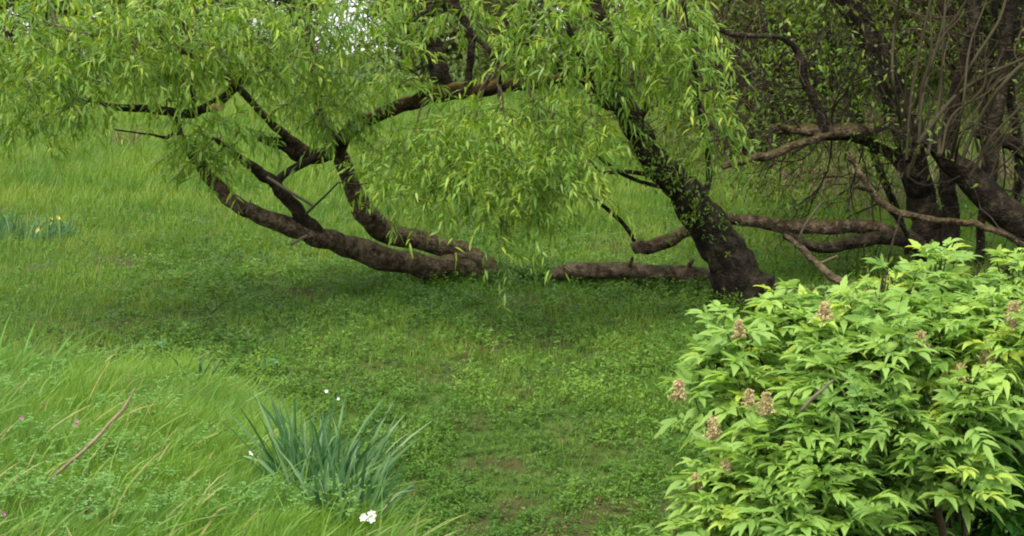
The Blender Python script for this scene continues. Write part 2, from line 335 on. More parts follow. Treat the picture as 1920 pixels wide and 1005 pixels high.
def build_ground():
    t = np.linspace(-1, 1, 321); xs = np.sinh(t * 5.2) / np.sinh(5.2) * 600
    t = np.linspace(0, 1, 420); ys = -60 + 60 * t[:40] / t[39]
    ys = np.concatenate([ys[:-1], np.linspace(0, 30, 330), 30 * (900 / 30) ** np.linspace(0, 1, 60)[1:]])
    X, Y = np.meshgrid(xs, ys, indexing='ij'); Z = G(X, Y)
    nx, ny = X.shape
    i, j = np.meshgrid(np.arange(nx - 1), np.arange(ny - 1), indexing='ij'); a = i * ny + j
    q = np.stack([a, a + ny, a + ny + 1, a + 1], -1).reshape(-1)
    o = mesh_np('ground', np.stack([X, Y, Z], -1).reshape(-1, 3), q, np.full(len(q) // 4, 4), M['ground'], attrs={'soil': (soil(X, Y) * (Y > 0) * (Y < 20)).ravel()})
    tag(o, kind='structure')
build_ground()

def scatter(n, y0, y1, p=1.5, margin=.9, xw=.335):
    "points on the ground, thinning with distance"
    u = rng.random(n); e = 1 - p
    y = (y0 ** e + u * (y1 ** e - y0 ** e)) ** (1 / e)
    x = (rng.random(n) * 2 - 1) * (xw * y + margin)
    return x, y
def build_meadow():
    x, y = scatter(560000, 5.0, 48, 1.6)
    m = bank_mask(x, y); so = soil(x, y)
    clover = sstep(.40, .62, vnoise(x, y, 1.7, 31)) * sstep(13, 10.5, y)
    clump = vnoise(x, y, .13, 33); c2 = vnoise(x, y, .45, 34)
    keep = (m < .5) & (rng.random(len(x)) > so * .93) & (rng.random(len(x)) > clover * .55) & (rng.random(len(x)) < .35 + clump * .9)
    x, y, clump, c2 = x[keep], y[keep], clump[keep], c2[keep]; n = len(x); z = G(x, y) - .005
    sc = np.maximum(y / 9.5, .75)
    hh = (.03 + .05 * rng.random(n)) * (.35 + 1.1 * clump + .6 * c2) * (1 + .9 * sstep(11, 20, y)) * np.interp(y, [6, 10, 20, 40], [1.05, 1, 1.3, 1.8])
    for a_, b_ in ((830, 533), (900, 535), (960, 530), (1010, 525), (1080, 535), (1150, 538), (1250, 545), (1390, 572)):
        c_ = ground_at(a_, b_); hh = hh * (1 + .45 * np.exp(-((x - c_[0]) / .2) ** 2 - ((y - c_[1]) / .12) ** 2))
    D = np.stack([rng.normal(.05, .24, n), rng.normal(0, .24, n), np.ones(n)], 1)
    N = np.stack([rng.normal(0, .5, n), -np.ones(n), rng.normal(0, .2, n)], 1)
    b = np.stack([rng.normal(.06, .2, n), rng.normal(0, .2, n), -np.abs(rng.normal(0, .15, n))], 1)
    r = np.clip(rng.random(n) * .65 + (clump - .5) * .5 + (vnoise(x, y, .9, 35) - .3) * .4 + .16 * sstep(12, 16, y), 0, .93)
    r = np.where(rng.random(n) < .02, 1, r)
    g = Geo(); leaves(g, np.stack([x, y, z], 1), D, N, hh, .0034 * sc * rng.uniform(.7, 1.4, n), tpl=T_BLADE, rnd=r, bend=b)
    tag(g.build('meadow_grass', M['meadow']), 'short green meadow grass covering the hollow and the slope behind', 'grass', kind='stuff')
def build_bank():
    x, y = scatter(520000, 3.4, 10, 1.2, margin=.6)
    m = bank_mask(x, y); keep = (m > .30) & (x < 1.2); x, y = x[keep], y[keep]
    clump = vnoise(x, y, .11, 41); pt = vnoise(x, y, .6, 42); keep = rng.random(len(x)) < .45 + clump * .8
    x, y, clump, pt = x[keep], y[keep], clump[keep], pt[keep]; n = len(x); z = G(x, y) - .005
    hh = (.045 + .075 * rng.random(n)) * (.35 + clump * 1.0) * (.6 + .7 * pt)
    a = vnoise(x, y, .5, 43) * .9
    D = np.stack([a * .30 + rng.normal(0, .27, n), rng.normal(.0, .25, n), np.ones(n)], 1)
    N = np.stack([rng.normal(0, .5, n), -np.ones(n), rng.normal(.2, .3, n)], 1)
    b = np.stack([a * .22 + rng.normal(0, .22, n), rng.normal(0, .15, n), -.03 - np.abs(rng.normal(0, .15, n))], 1)
    r = np.clip(rng.random(n) * .6 + (clump - .5) * .35 + (pt - .3) * .5, 0, .93)
    r = np.where(rng.random(n) < .012, 1.0, r)
    g = Geo(); leaves(g, np.stack([x, y, z], 1), D, N, hh, .0026 * rng.uniform(.7, 1.5, n), tpl=T_BLADE, rnd=r, bend=b)
    # taller leaning blades and seed stalks between
    k = rng.integers(0, n, 2600); q = len(k); P = np.stack([x[k], y[k], z[k]], 1)
    leaves(g, P, np.stack([rng.normal(.45, .35, q), rng.normal(0, .2, q), np.ones(q)], 1), np.stack([rng.normal(0, .6, q), -np.ones(q), 0 * P[:, 0]], 1), rng.uniform(.10, .24, q), rng.uniform(.003, .007, q), tpl=T_LONG, rnd=np.where(rng.random(q) < .12, 1, rng.random(q) * .9), bend=np.stack([rng.normal(.25, .2, q), rng.normal(0, .1, q), rng.normal(-.15, .1, q)], 1))
    tag(g.build('bank_grass', M['bank_grass']), 'long bright green grass leaning over on the near bank', 'grass', kind='stuff')
def build_cover():
    x, y = scatter(125000, 5.0, 16.5, 1.45)
    m = bank_mask(x, y); clover = (.35 + .65 * sstep(.25, .5, vnoise(x, y, 1.3, 31))) * sstep(15.5, 13, y) * sstep(-3.2, -1.6, x + (y - 9) * .12)
    keep = (m < .4) & (rng.random(len(x)) < .10 + clover) & (rng.random(len(x)) > soil(x, y) * .85) & (rng.random(len(x)) < -.1 + 1.6 * vnoise(x, y, .16, 52)); x, y = x[keep], y[keep]; n = len(x)
    ex, ey = [], []
    for a_, b_, q_, r_ in ((800, 530, 260, .16), (860, 532, 380, .16), (910, 528, 420, .14), (960, 527, 420, .16), (1010, 525, 360, .16), (1050, 528, 420, .12), (1110, 531, 200, .14), (1180, 534, 200, .16), (1260, 540, 240, .16), (1340, 556, 260, .14), (1400, 575, 260, .18), (1450, 585, 200, .16)):
        c_ = ground_at(a_, b_); ex.append(c_[0] + rng.normal(0, r_, q_)); ey.append(c_[1] + rng.normal(0, .10, q_))
    n0 = len(x); x = np.concatenate([x] + ex); y = np.concatenate([y] + ey); n = len(x)
    cl = vnoise(x, y, .16, 52); cl[n0:] = .75 + .25 * rng.random(n - n0); big = vnoise(x, y, .6, 53)
    h = (.02 + .085 * rng.random(n)) * (.25 + 1.2 * cl)
    z = G(x, y); k = 7; t = np.tile(np.linspace(.35, 1, k), n)
    P = np.repeat(np.stack([x, y, z], 1), k, 0); P[:, 2] += np.repeat(h, k) * t; P += rng.normal(0, .007, (n * k, 3))
    D = rng.normal(0, 1, (n * k, 3)) * [1, 1, .3] + [0, 0, .35]; N = np.stack([rng.normal(0, .45, n * k), rng.normal(0, .45, n * k) - .35, np.ones(n * k)], 1)
    g = Geo(); s_ = np.interp(P[:, 1], [6, 15], [1, 1.45])
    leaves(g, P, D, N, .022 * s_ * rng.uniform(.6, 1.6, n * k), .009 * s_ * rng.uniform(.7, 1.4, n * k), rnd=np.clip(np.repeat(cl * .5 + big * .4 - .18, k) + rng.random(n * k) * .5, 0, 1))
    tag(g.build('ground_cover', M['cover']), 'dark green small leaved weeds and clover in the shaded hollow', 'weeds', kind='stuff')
def build_litter():
    x, y = scatter(45000, 6, 20, 1.3)
    keep = (rng.random(len(x)) < soil(x, y) * .6 + .045) & (bank_mask(x, y) < .3); x, y = x[keep], y[keep]; n = len(x)
    P = np.stack([x, y, G(x, y) + rng.uniform(.004, .03, n)], 1)
    D = rng.normal(0, 1, (n, 3)) * [1, 1, .4]; N = rng.normal(0, .4, (n, 3)) + [0, -.3, 1]
    g = Geo(); leaves(g, P, D, N, rng.uniform(.015, .045, n), rng.uniform(.005, .014, n))
    tag(g.build('leaf_litter', M['litter']), 'brown dead leaves lying between the weeds under the willows', 'leaf litter', kind='stuff')
build_meadow(); build_bank(); build_cover(); build_litter()

# ------------------------------------------------------------------ willow foliage
def spray_twigs(gt, gl, P0, D0, L, leaves_per=14, ll=.108, lw=.0150, m=6, hang=.75, tipc=0.0):
    n = len(P0); D0 = norm(D0); L = np.broadcast_to(L, (n,))
    t = np.linspace(0, 1, m)[None, :, None]
    Pts = P0[:, None] + D0[:, None] * t * L[:, None, None]
    Pts[..., 2] -= (t[..., 0] ** 2) * (L * hang * .5)[:, None]
    Pts = Pts + rng.normal(0, .008, Pts.shape) * t
    thin_tubes(gt, Pts, .0024, .0010)
    tt = (np.arange(leaves_per) + .5) / leaves_per * .88 + .12
    f = tt * (m - 1); i0 = np.clip(f.astype(int), 0, m - 2); fr = (f - i0)[None, :, None]
    Q = Pts[:, i0] * (1 - fr) + Pts[:, i0 + 1] * fr; T = norm(Pts[:, i0 + 1] - Pts[:, i0])
    side = norm(np.cross(T, rng.normal(0, 1, T.shape)))
    D = T * .6 + side * .95 + np.array([0, 0, -.42]) + rng.normal(0, .2, T.shape)
    N = side + np.array([0, -.25, .7]) + rng.normal(0, .35, T.shape)
    k = n * leaves_per; base = np.repeat(rng.random(n), leaves_per) * .35; tip = np.tile(tt, n)
    r = np.clip(base * .9 + .45 * rng.random(k) + tip * .30 + tipc, 0, 1) ** 1.15
    leaves(gl, Q.reshape(k, 3), D.reshape(k, 3), N.reshape(k, 3), ll * rng.uniform(.55, 1.15, k) * (1 - .25 * tip), lw * rng.uniform(.8, 1.3, k), droop=rng.uniform(.0, .35, k), tpl=T_WILLOW, rnd=r)
def blob_points(b, n):
    px, py, d, rx, ry, rd = b
    v = norm(rng.normal(0, 1, (n, 3))) * (rng.random((n, 1)) ** .45)
    c = W(px, py, d)
    return c + v[:, :1] * rt * rx / F * d + v[:, 1:2] * up * ry / F * d + v[:, 2:] * fw * rd, v
def nearest_link(g, wood, c, r=.006):
    "a thin bough from the closest wood to a leaf mass"
    i = np.argmin(np.linalg.norm(wood - c, axis=1)); a = wood[i]
    dist = np.linalg.norm(c - a)
    if dist < .05: return
    m = 7; t = np.linspace(0, 1, m)[:, None]
    P = a + (c - a) * t + np.array([0, 0, 1]) * np.sin(t * math.pi) * dist * .12 + rng.normal(0, .02, (m, 3)) * np.sin(t * math.pi)
    thin_tubes(g, P[None], r + dist * .004, r * .5, sides=5)
def willow_crown(root, blobs, wood, matl):
    gt, gl = Geo(), Geo()
    for b in blobs:
        n = int(b[6] * 1.3); P, v = blob_points(b[:6], n); nearest_link(gt, wood, W(b[0], b[1], b[2]))
        D = v[:, :1] * rt * .8 + v[:, 2:] * fw * .6 + rng.normal(0, .45, (n, 3)) + np.array([0, 0, -.1])
        spray_twigs(gt, gl, P, D, rng.uniform(.14, .36, n), tipc=.10)
    gt.build('twigs', M['twig'], root); gl.build('crown', matl, root)

def limb_part(root, name, rows, mat, d=None, label=None, **kw):
    g = Geo(); P = px_limb(g, rows, d, **kw); o = g.build(name, M[mat], root)
    if label: o['label'] = label
    return P

# ---- willow A: the sprawling one on the left
ra = ground_at(880, 520)
wa = empty('willow_tree', ra, 'sprawling willow with two long limbs lying low over the grass and curving up left', 'willow tree')
wood = []
wood.append(limb_part(wa, 'trunk', [(985, 545, 14, 13.05), (935, 520, 22, 12.95), (880, 506, 25, 12.85), (820, 500, 25, 12.75), (740, 489, 24, 12.55), (660, 464, 23, 12.3), (600, 445, 22, 12.0), (545, 425, 20, 11.9), (480, 402, 18, 11.8), (430, 372, 17, 11.8), (395, 335, 14, 11.8), (365, 295, 12, 11.7), (342, 262, 8, 11.6), (335, 235, 4, 11.6)], 'bark', rough=.13))
wood.append(limb_part(wa, 'trunk', [(940, 520, 15, 13.05), (905, 490, 18, 13.05), (865, 472, 18, 13.05), (800, 455, 20, 13.0), (730, 437, 21, 12.9), (695, 412, 22, 12.7), (670, 375, 19, 12.6), (652, 330, 17, 12.5), (640, 295, 16, 12.4), (622, 265, 14, 12.3), (600, 210, 9, 12.2), (590, 130, 9, 12.1), (570, 30, 8, 12.0), (560, -60, 6, 11.9)], 'bark', rough=.12))
wood.append(limb_part(wa, 'limb', [(632, 290, 13, 12.4), (655, 250, 14, 12.2), (700, 222, 14, 12.1), (760, 196, 15, 12.0), (830, 174, 16, 11.9), (900, 166, 15, 11.9), (970, 158, 13, 11.9), (1040, 150, 9, 11.8), (1090, 120, 6, 11.7)], 'bark_mossy', label='mossy orange topped limb rising to the right', rough=.16))
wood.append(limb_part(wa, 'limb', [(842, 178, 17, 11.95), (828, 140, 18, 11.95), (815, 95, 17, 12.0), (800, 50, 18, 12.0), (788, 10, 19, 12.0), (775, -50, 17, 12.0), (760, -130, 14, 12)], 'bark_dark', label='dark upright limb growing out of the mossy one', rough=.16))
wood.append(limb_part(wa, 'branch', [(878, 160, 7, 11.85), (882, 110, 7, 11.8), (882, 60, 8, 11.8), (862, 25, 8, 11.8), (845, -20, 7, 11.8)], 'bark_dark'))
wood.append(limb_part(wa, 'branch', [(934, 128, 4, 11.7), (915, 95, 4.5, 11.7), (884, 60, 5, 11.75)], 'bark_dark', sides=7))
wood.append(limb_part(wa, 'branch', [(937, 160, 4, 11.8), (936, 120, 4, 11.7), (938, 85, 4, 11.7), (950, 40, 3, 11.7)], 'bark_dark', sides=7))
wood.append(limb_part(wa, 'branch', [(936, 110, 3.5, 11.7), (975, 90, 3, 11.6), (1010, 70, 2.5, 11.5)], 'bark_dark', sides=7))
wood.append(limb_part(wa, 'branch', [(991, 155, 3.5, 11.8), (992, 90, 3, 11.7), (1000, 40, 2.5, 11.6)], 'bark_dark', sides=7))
wood.append(limb_part(wa, 'branch', [(605, 448, 15, 12.0), (575, 415, 15, 11.9), (545, 378, 14, 11.85), (515, 345, 12, 11.8), (480, 318, 10, 11.7), (440, 290, 6, 11.6), (405, 262, 4, 11.5)], 'bark_dark', rough=.14))
wood.append(limb_part(wa, 'branch', [(635, 278, 13, 12.35), (600, 292, 15, 12.2), (565, 290, 14, 12.1), (530, 272, 11, 12.0), (488, 258, 7, 11.9)], 'bark_dark', rough=.18))
wood.append(limb_part(wa, 'branch', [(590, 290, 8, 12.2), (540, 258, 8, 12.0), (500, 222, 7, 11.8), (462, 180, 7, 11.6), (425, 145, 7, 11.4), (385, 118, 6, 11.3), (330, 85, 5, 11.1), (270, 50, 4, 11)], 'bark', rough=.12, sides=10))
wood.append(limb_part(wa, 'branch', [(450, 150, 8, 11.5), (425, 178, 9, 11.45), (390, 200, 9, 11.4), (350, 214, 9, 11.3), (300, 206, 7, 11.2), (240, 202, 6, 11.1), (190, 195, 4, 11)], 'bark_dark', rough=.2))
wood.append(limb_part(wa, 'branch', [(330, 212, 4, 11.3), (328, 238, 4, 11.3), (315, 257, 3.5, 11.2), (280, 252, 2, 11.2), (215, 243, 1.6, 11.2)], 'bark_dark', sides=7))
wood.append(limb_part(wa, 'branch', [(365, 208, 4, 11.3), (362, 180, 4, 11.3), (358, 150, 3, 11.3)], 'bark_dark', sides=7))
wood.append(limb_part(wa, 'branch', [(510, 348, 9, 11.8), (540, 322, 8, 11.9), (575, 302, 9, 12.05), (605, 285, 9, 12.2)], 'bark_dark', sides=9))
wood.append(limb_part(wa, 'branch', [(105, 48, 3, 11), (150, 62, 4, 11.0), (200, 70, 3.5, 11.1), (280, 85, 3.5, 11.1), (345, 100, 3, 11.2)], 'twig_pale', sides=7))
for rows in ([(585, 385, 2.5, 11.7), (545, 360, 3, 11.6), (500, 332, 3, 11.6)], [(545, 458, 2.5, 11.8), (575, 442, 3.5, 11.85)], [(462, 400, 2.2, 11.7), (470, 375, 1.6, 11.65)]):
    g = Geo(); px_limb(g, rows, sides=6); g.build('dead_twig', M['twig_pale'], wa)
g = Geo(); px_limb(g, [(398, 202, 8, 11.32), (413, 201, 7, 11.25)], sides=12); o = g.build('cut_stub', M['cut'], wa); o['label'] = 'pale orange sawn stub'
# curled callus at the butt of the low limb
g = Geo(); px_limb(g, [(852, 480, 6, 12.7), (882, 480, 7, 12.68), (899, 491, 8, 12.68), (898, 508, 6, 12.7), (886, 514, 4, 12.72)], sides=9); g.build('callus', M['bark_log'], wa)
wood = np.vstack(wood)
blobsA = [  # px, py, depth, rx, ry, rdepth, twigs
    (40, 60, 10.8, 110, 90, .9, 60), (40, 160, 10.8, 90, 70, .8, 34), (150, 110, 10.8, 110, 70, .9, 56), (250, 60, 10.9, 130, 80, .9, 70), (60, 235, 10.9, 90, 40, .6, 14),
    (130, 190, 10.7, 90, 45, .5, 26), (-90, 120, 10.8, 90, 130, .9, 35), (380, 50, 11, 110, 90, .9, 60), (500, 60, 11.2, 110, 90, .9, 60), (610, 40, 11.2, 90, 75, .8, 36),
    (300, 130, 11, 100, 35, .7, 28), (430, 110, 10.9, 70, 35, .6, 14), (560, 130, 11.4, 90, 60, .7, 34), (620, 180, 11.6, 80, 50, .6, 26), (730, 110, 11.4, 60, 70, .5, 18), (700, 30, 11.4, 90, 50, .8, 36),
    (395, 262, 11.3, 55, 36, .4, 24), (395, 312, 11.4, 45, 20, .3, 14), (330, 190, 11.0, 60, 20, .3, 8), (450, 240, 11.6, 50, 30, .3, 8), (640, 225, 11.7, 60, 35, .5, 16), (850, 20, 11.6, 110, 40, .8, 30), (740, 160, 11.5, 45, 40, .5, 10),
    (730, 340, 11.2, 60, 30, .4, 15), (760, 300, 11.1, 70, 45, .5, 26), (860, 270, 11.0, 90, 50, .6, 40), (860, 340, 10.9, 90, 45, .5, 34), (960, 300, 10.8, 90, 60, .6, 44), (950, 380, 10.8, 80, 45, .45, 24),
    (1020, 370, 10.8, 60, 50, .45, 20), (790, 250, 11.4, 60, 30, .4, 10), (900, 215, 11.3, 90, 30, .4, 22), (1000, 220, 11.1, 80, 50, .6, 30), (940, 440, 10.8, 25, 35, .2, 5), (1040, 300, 10.7, 70, 50, .5, 26),
    (300, -120, 11, 420, 120, 1.2, 130), (800, -120, 11.5, 300, 110, 1.2, 80),
    (560, 180, 12.2, 60, 50, .4, 20), (60, 40, 13, 160, 120, .8, 60), (350, 30, 13.2, 200, 80, .8, 50), (640, 60, 13.4, 110, 60, .7, 16)]
willow_crown(wa, blobsA, wood, M['willow'])
gt, gl = Geo(), Geo()
P = np.array([W(905, 430, 10.8), W(950, 480, 10.8), W(935, 470, 10.9), W(1000, 460, 10.9)]); spray_twigs(gt, gl, P, np.array([[.1, 0, -1], [-.05, 0, -1.], [.1, .1, -1], [0, .1, -1]]), np.array([.28, .30, .2, .2]), leaves_per=12)
thin_tubes(gt, np.array([[W(960, 380, 10.85), W(915, 400, 10.8), W(905, 430, 10.8)], [W(960, 380, 10.85), W(945, 440, 10.8), W(950, 480, 10.8)]]), .003, .002)
gt.build('hanging_twig', M['twig_pale'], wa); gl.build('hanging_leaves', M['willow'], wa)['label'] = 'longest hanging spray of leaves'

# ---- willow B: the leaning trunk
rb = ground_at(1395, 560)
wb = empty('willow_tree', rb, 'leaning willow with one thick dark trunk slanting up to the left from a flared base', 'willow tree')
wood = []
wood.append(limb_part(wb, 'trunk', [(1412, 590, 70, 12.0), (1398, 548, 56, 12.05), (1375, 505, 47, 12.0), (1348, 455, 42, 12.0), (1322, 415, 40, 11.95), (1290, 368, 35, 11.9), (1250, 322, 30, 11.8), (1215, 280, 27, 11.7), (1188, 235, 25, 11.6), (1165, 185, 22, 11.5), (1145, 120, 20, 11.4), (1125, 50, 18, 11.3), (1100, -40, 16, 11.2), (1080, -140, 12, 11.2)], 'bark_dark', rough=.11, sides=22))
for rows in ([(1245, 352, 4, 11.8), (1200, 340, 4, 11.7), (1160, 322, 4, 11.6), (1120, 292, 3, 11.5)], [(1235, 330, 4, 11.8), (1180, 322, 4, 11.6), (1125, 325, 3, 11.5)],
             [(1185, 230, 9, 11.5), (1205, 215, 7, 11.4), (1225, 150, 6, 11.3), (1240, 60, 5, 11.2), (1250, -30, 4, 11.1)], [(1150, 200, 8, 11.4), (1130, 190, 9, 11.3), (1100, 130, 7, 11.2), (1060, 40, 5, 11.1)],
             [(1190, 452, 4, 12.3), (1165, 415, 4, 12.2), (1135, 390, 4, 12.1), (1108, 368, 3, 12.0)], [(1300, 380, 8, 11.9), (1330, 340, 6, 11.9), (1320, 250, 5, 11.7), (1300, 120, 5, 11.4), (1280, 0, 4, 11.3)]):
    wood.append(limb_part(wb, 'branch', rows, 'bark_dark', sides=8))
g = Geo()
for rows in ([(1405, 550, 30, 12.05), (1440, 566, 20, 12.05), (1490, 578, 13, 12.0), (1540, 590, 8, 11.95)], [(1400, 535, 30, 12.1), (1450, 540, 17, 12.2), (1530, 545, 8, 12.3)]):
    px_limb(g, rows, rough=.2)
g.build('roots', M['bark'], wb)
wood = np.vstack(wood)
blobsB = [(1100, 60, 10.9, 100, 80, .7, 56), (1180, 100, 10.8, 80, 60, .6, 38), (1250, 60, 10.9, 85, 80, .7, 50), (1295, 130, 10.8, 45, 60, .5, 26), (1110, 190, 10.9, 60, 50, .5, 17), (1010, 110, 11.1, 80, 50, .6, 26), (1050, 20, 11.1, 80, 60, .6, 30),
          (1090, 260, 10.8, 60, 45, .4, 20), (1322, 215, 10.9, 38, 50, .4, 16), (1080, 330, 10.9, 50, 35, .4, 13), (1345, 290, 11.1, 22, 30, .3, 5),
          (1150, -110, 11.2, 220, 90, 1, 60), (1000, 200, 11.2, 50, 35, .4, 10), (1220, 20, 12.6, 130, 70, .5, 26)]
willow_crown(wb, blobsB, wood, M['willow'])
# small leafy suckers on the trunk
g, gt = Geo(), Geo(); tp = px_limb(Geo(), [(1330, 425, 40, 11.85), (1290, 368, 35, 11.75), (1215, 280, 27, 11.6), (1180, 210, 25, 11.5)])
n = 230; P = tp[rng.integers(0, len(tp), n)] + rng.normal(0, .11, (n, 3)) + [0, -.08, 0]
k = 5; Pk = np.repeat(P, k, 0) + rng.normal(0, .02, (n * k, 3)); leaves(g, Pk, rng.normal(0, .6, (n * k, 3)) + [0, -.2, -.2], rng.normal(0, .5, (n * k, 3)) + [0, -.5, .6], rng.uniform(.02, .05, n * k), rng.uniform(.010, .018, n * k), droop=.2)
g.build('trunk_shoots', M['thicket_leaf'], wb)

# ---- fallen log between the willows
rl = ground_at(1200, 528)
lg = empty('fallen_log', rl, 'tan barked log lying flat on the ground between the two willows', 'log')
g = Geo(); P = px_limb(g, [(1040, 516, 13, 12.75), (1068, 509, 17, 12.7), (1110, 508, 17, 12.66), (1160, 508, 18, 12.62), (1220, 511, 18, 12.58), (1280, 516, 18, 12.5), (1340, 523, 18, 12.4), (1375, 530, 16, 12.3)], rough=.12, wig=.12, sides=24); g.build('trunk', M['bark_log'], lg)
g = Geo(); px_limb(g, [(1180, 498, 4, 12.55), (1186, 482, 3, 12.5)], sides=7); g.build('stub', M['bark_log'], lg); g = Geo(); px_limb(g, [(1290, 500, 5, 12.45), (1300, 487, 3, 12.4)], sides=7); g.build('stub', M['bark_log'], lg)

# ------------------------------------------------------------------ thicket on the right
thick_leaf_geo = {}
def leafy(root, tips, per=16, spread=.14, ll=.05, lw=.018, mat='thicket_leaf', name='crown', flat=.6):
    g = Geo(); P = np.array([t[0] for t in tips]); n = len(P)
    Pk = np.repeat(P, per, 0) + rng.normal(0, spread, (n * per, 3)) * [1, 1, flat]; k = len(Pk)
    leaves(g, Pk, rng.normal(0, .7, (k, 3)) + [0, 0, -.3], rng.normal(0, .45, (k, 3)) + [0, -.3, .8], ll * rng.uniform(.6, 1.3, k), lw * rng.uniform(.7, 1.3, k), droop=.2, rnd=np.clip(np.repeat(rng.random(n), per) * .5 + rng.random(k) * .5, 0, 1))
    return g.build(name, M[mat], root)

ta = empty('thicket_tree', ground_at(1748, 500), 'dark tree behind the bright shrub, thick trunk leaning left with long low level limbs', 'tree')
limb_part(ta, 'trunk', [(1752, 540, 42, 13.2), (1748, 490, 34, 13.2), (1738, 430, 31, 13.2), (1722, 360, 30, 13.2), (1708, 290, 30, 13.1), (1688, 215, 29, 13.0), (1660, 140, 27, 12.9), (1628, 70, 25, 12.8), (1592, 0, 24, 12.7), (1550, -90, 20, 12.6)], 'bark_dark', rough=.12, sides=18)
limb_part(ta, 'limb', [(1730, 470, 18, 13.15), (1700, 446, 17, 13.1), (1640, 430, 16, 12.95), (1570, 424, 14, 12.8), (1500, 426, 15, 12.7), (1440, 420, 13, 12.7), (1385, 411, 11, 12.6), (1335, 412, 12, 12.5), (1285, 436, 12, 12.5), (1238, 457, 14, 12.45), (1188, 465, 13, 12.4)], 'bark', label='long limb reaching left along the ground behind the leaning willow', rough=.16)
limb_part(ta, 'limb', [(1725, 455, 15, 13.0), (1665, 446, 12, 12.85), (1600, 456, 12, 12.7), (1545, 463, 10, 12.6), (1500, 455, 8, 12.55), (1470, 438, 8, 12.6)], 'bark_dark', rough=.16)
limb_part(ta, 'limb', [(1712, 238, 13, 13.0), (1660, 236, 12, 12.8), (1600, 243, 11, 12.6), (1540, 250, 12, 12.5), (1490, 243, 9, 12.4), (1445, 240, 6, 12.3)], 'bark', wig=.9, rough=.22, label='pale topped limb reaching level to the left')
limb_part(ta, 'limb', [(1712, 330, 16, 13.1), (1680, 298, 13, 13.0), (1640, 272, 11, 12.9), (1590, 255, 9, 12.8), (1540, 258, 7, 12.6)], 'bark_dark', rough=.16)
limb_part(ta, 'branch', [(1545, 252, 10, 12.5), (1535, 205, 9, 12.4), (1515, 165, 8, 12.35), (1503, 120, 8, 12.3), (1492, 92, 6, 12.3), (1460, 70, 4, 12.2), (1380, 65, 5, 12.1), (1330, 50, 3, 12)], 'bark_dark', rough=.2, sides=9)
limb_part(ta, 'branch', [(1590, 250, 7, 12.55), (1520, 262, 7, 12.4), (1440, 290, 8, 12.3), (1390, 303, 7, 12.2), (1354, 314, 6, 12.2)], 'bark', wig=.9, rough=.22, sides=9, label='broken branch with pale bark')
tb = empty('thicket_tree', ground_at(1783, 495), 'slim dark tree standing straight up right beside the thick left leaning trunk', 'tree')
limb_part(tb, 'trunk', [(1783, 520, 22, 13.0), (1782, 470, 18, 13.0), (1781, 400, 17, 13.0), (1777, 320, 17, 13.0), (1783, 240, 16, 13.0), (1800, 150, 15, 12.9), (1822, 60, 13, 12.8), (1835, -40, 12, 12.8)], 'bark_dark', rough=.12)
tc = empty('thicket_tree', ground_at(1940, 490), 'heavy dark trunk at the right edge breaking into a fan of long straight shoots', 'tree')
limb_part(tc, 'trunk', [(2010, 530, 46, 13.0), (1960, 462, 40, 12.9), (1905, 415, 34, 12.8), (1850, 365, 29, 12.75), (1802, 318, 25, 12.7), (1762, 282, 20, 12.65), (1735, 250, 12, 12.6)], 'bark_dark', rough=.15, sides=18)
limb_part(tc, 'limb', [(1850, 360, 18, 12.8), (1860, 250, 16, 12.9), (1880, 150, 14, 13), (1890, 40, 13, 13), (1900, -40, 12, 13)], 'bark_dark')
limb_part(tc, 'limb', [(1960, 380, 20, 13.0), (1930, 300, 18, 13.0), (1880, 262, 15, 13.0), (1830, 250, 9, 12.9)], 'bark_dark', rough=.2)
g = Geo()
for rows in ([(1700, 300, 4), (1703, 200, 3.5), (1720, 90, 3), (1740, -10, 2.5)], [(1722, 290, 5), (1735, 180, 4), (1755, 80, 3), (1790, -20, 2)], [(1740, 290, 4.5), (1760, 180, 4), (1775, 60, 3), (1772, -20, 2)],
             [(1720, 270, 6), (1790, 185, 5), (1860, 140, 4.5), (1930, 108, 4)], [(1800, 310, 5), (1830, 220, 5), (1890, 150, 5), (1935, 105, 4)], [(1760, 290, 5), (1770, 230, 4), (1810, 130, 4), (1870, 40, 3.5), (1890, -10, 3)],
             [(1780, 310, 4), (1800, 200, 3), (1822, 90, 2.5), (1850, 0, 2)], [(1696, 310, 2.4), (1694, 250, 2), (1700, 180, 2), (1708, 100, 1.5)], [(1710, 210, 6), (1740, 130, 5.5), (1770, 80, 5), (1800, 30, 4), (1830, -20, 3)],
             [(1765, 290, 3), (1788, 220, 3), (1840, 160, 2.6), (1850, 60, 2)], [(1820, 330, 4), (1850, 260, 3.5), (1905, 200, 3), (1940, 170, 2.5)], [(1735, 270, 4), (1728, 190, 4), (1748, 100, 3), (1745, 20, 2)],
             [(1790, 310, 3), (1810, 250, 3), (1835, 190, 2.4), (1890, 90, 2)], [(1690, 240, 4), (1675, 150, 3.5), (1672, 60, 3), (1690, -20, 2)]):
    px_limb(g, [(a + rng.normal(0, 5) * (i > 0), b, c * .8, 12.35 + rng.normal(0, .12)) for i, (a, b, c) in enumerate(rows)], sides=7, rough=.04)
for i in range(26):
    b0 = W(rng.uniform(1690, 1860), rng.uniform(270, 340), 12.5 + rng.uniform(-.1, .5)); thin_tubes(g, wander(b0, rt * rng.normal(.35, .45) + up * 1.0 + fw * rng.normal(0, .3), rng.uniform(.6, 1.4), 7, .07)[None], rng.uniform(.004, .010), .003, sides=5)
g.build('shoots', M['shoot'], tc)
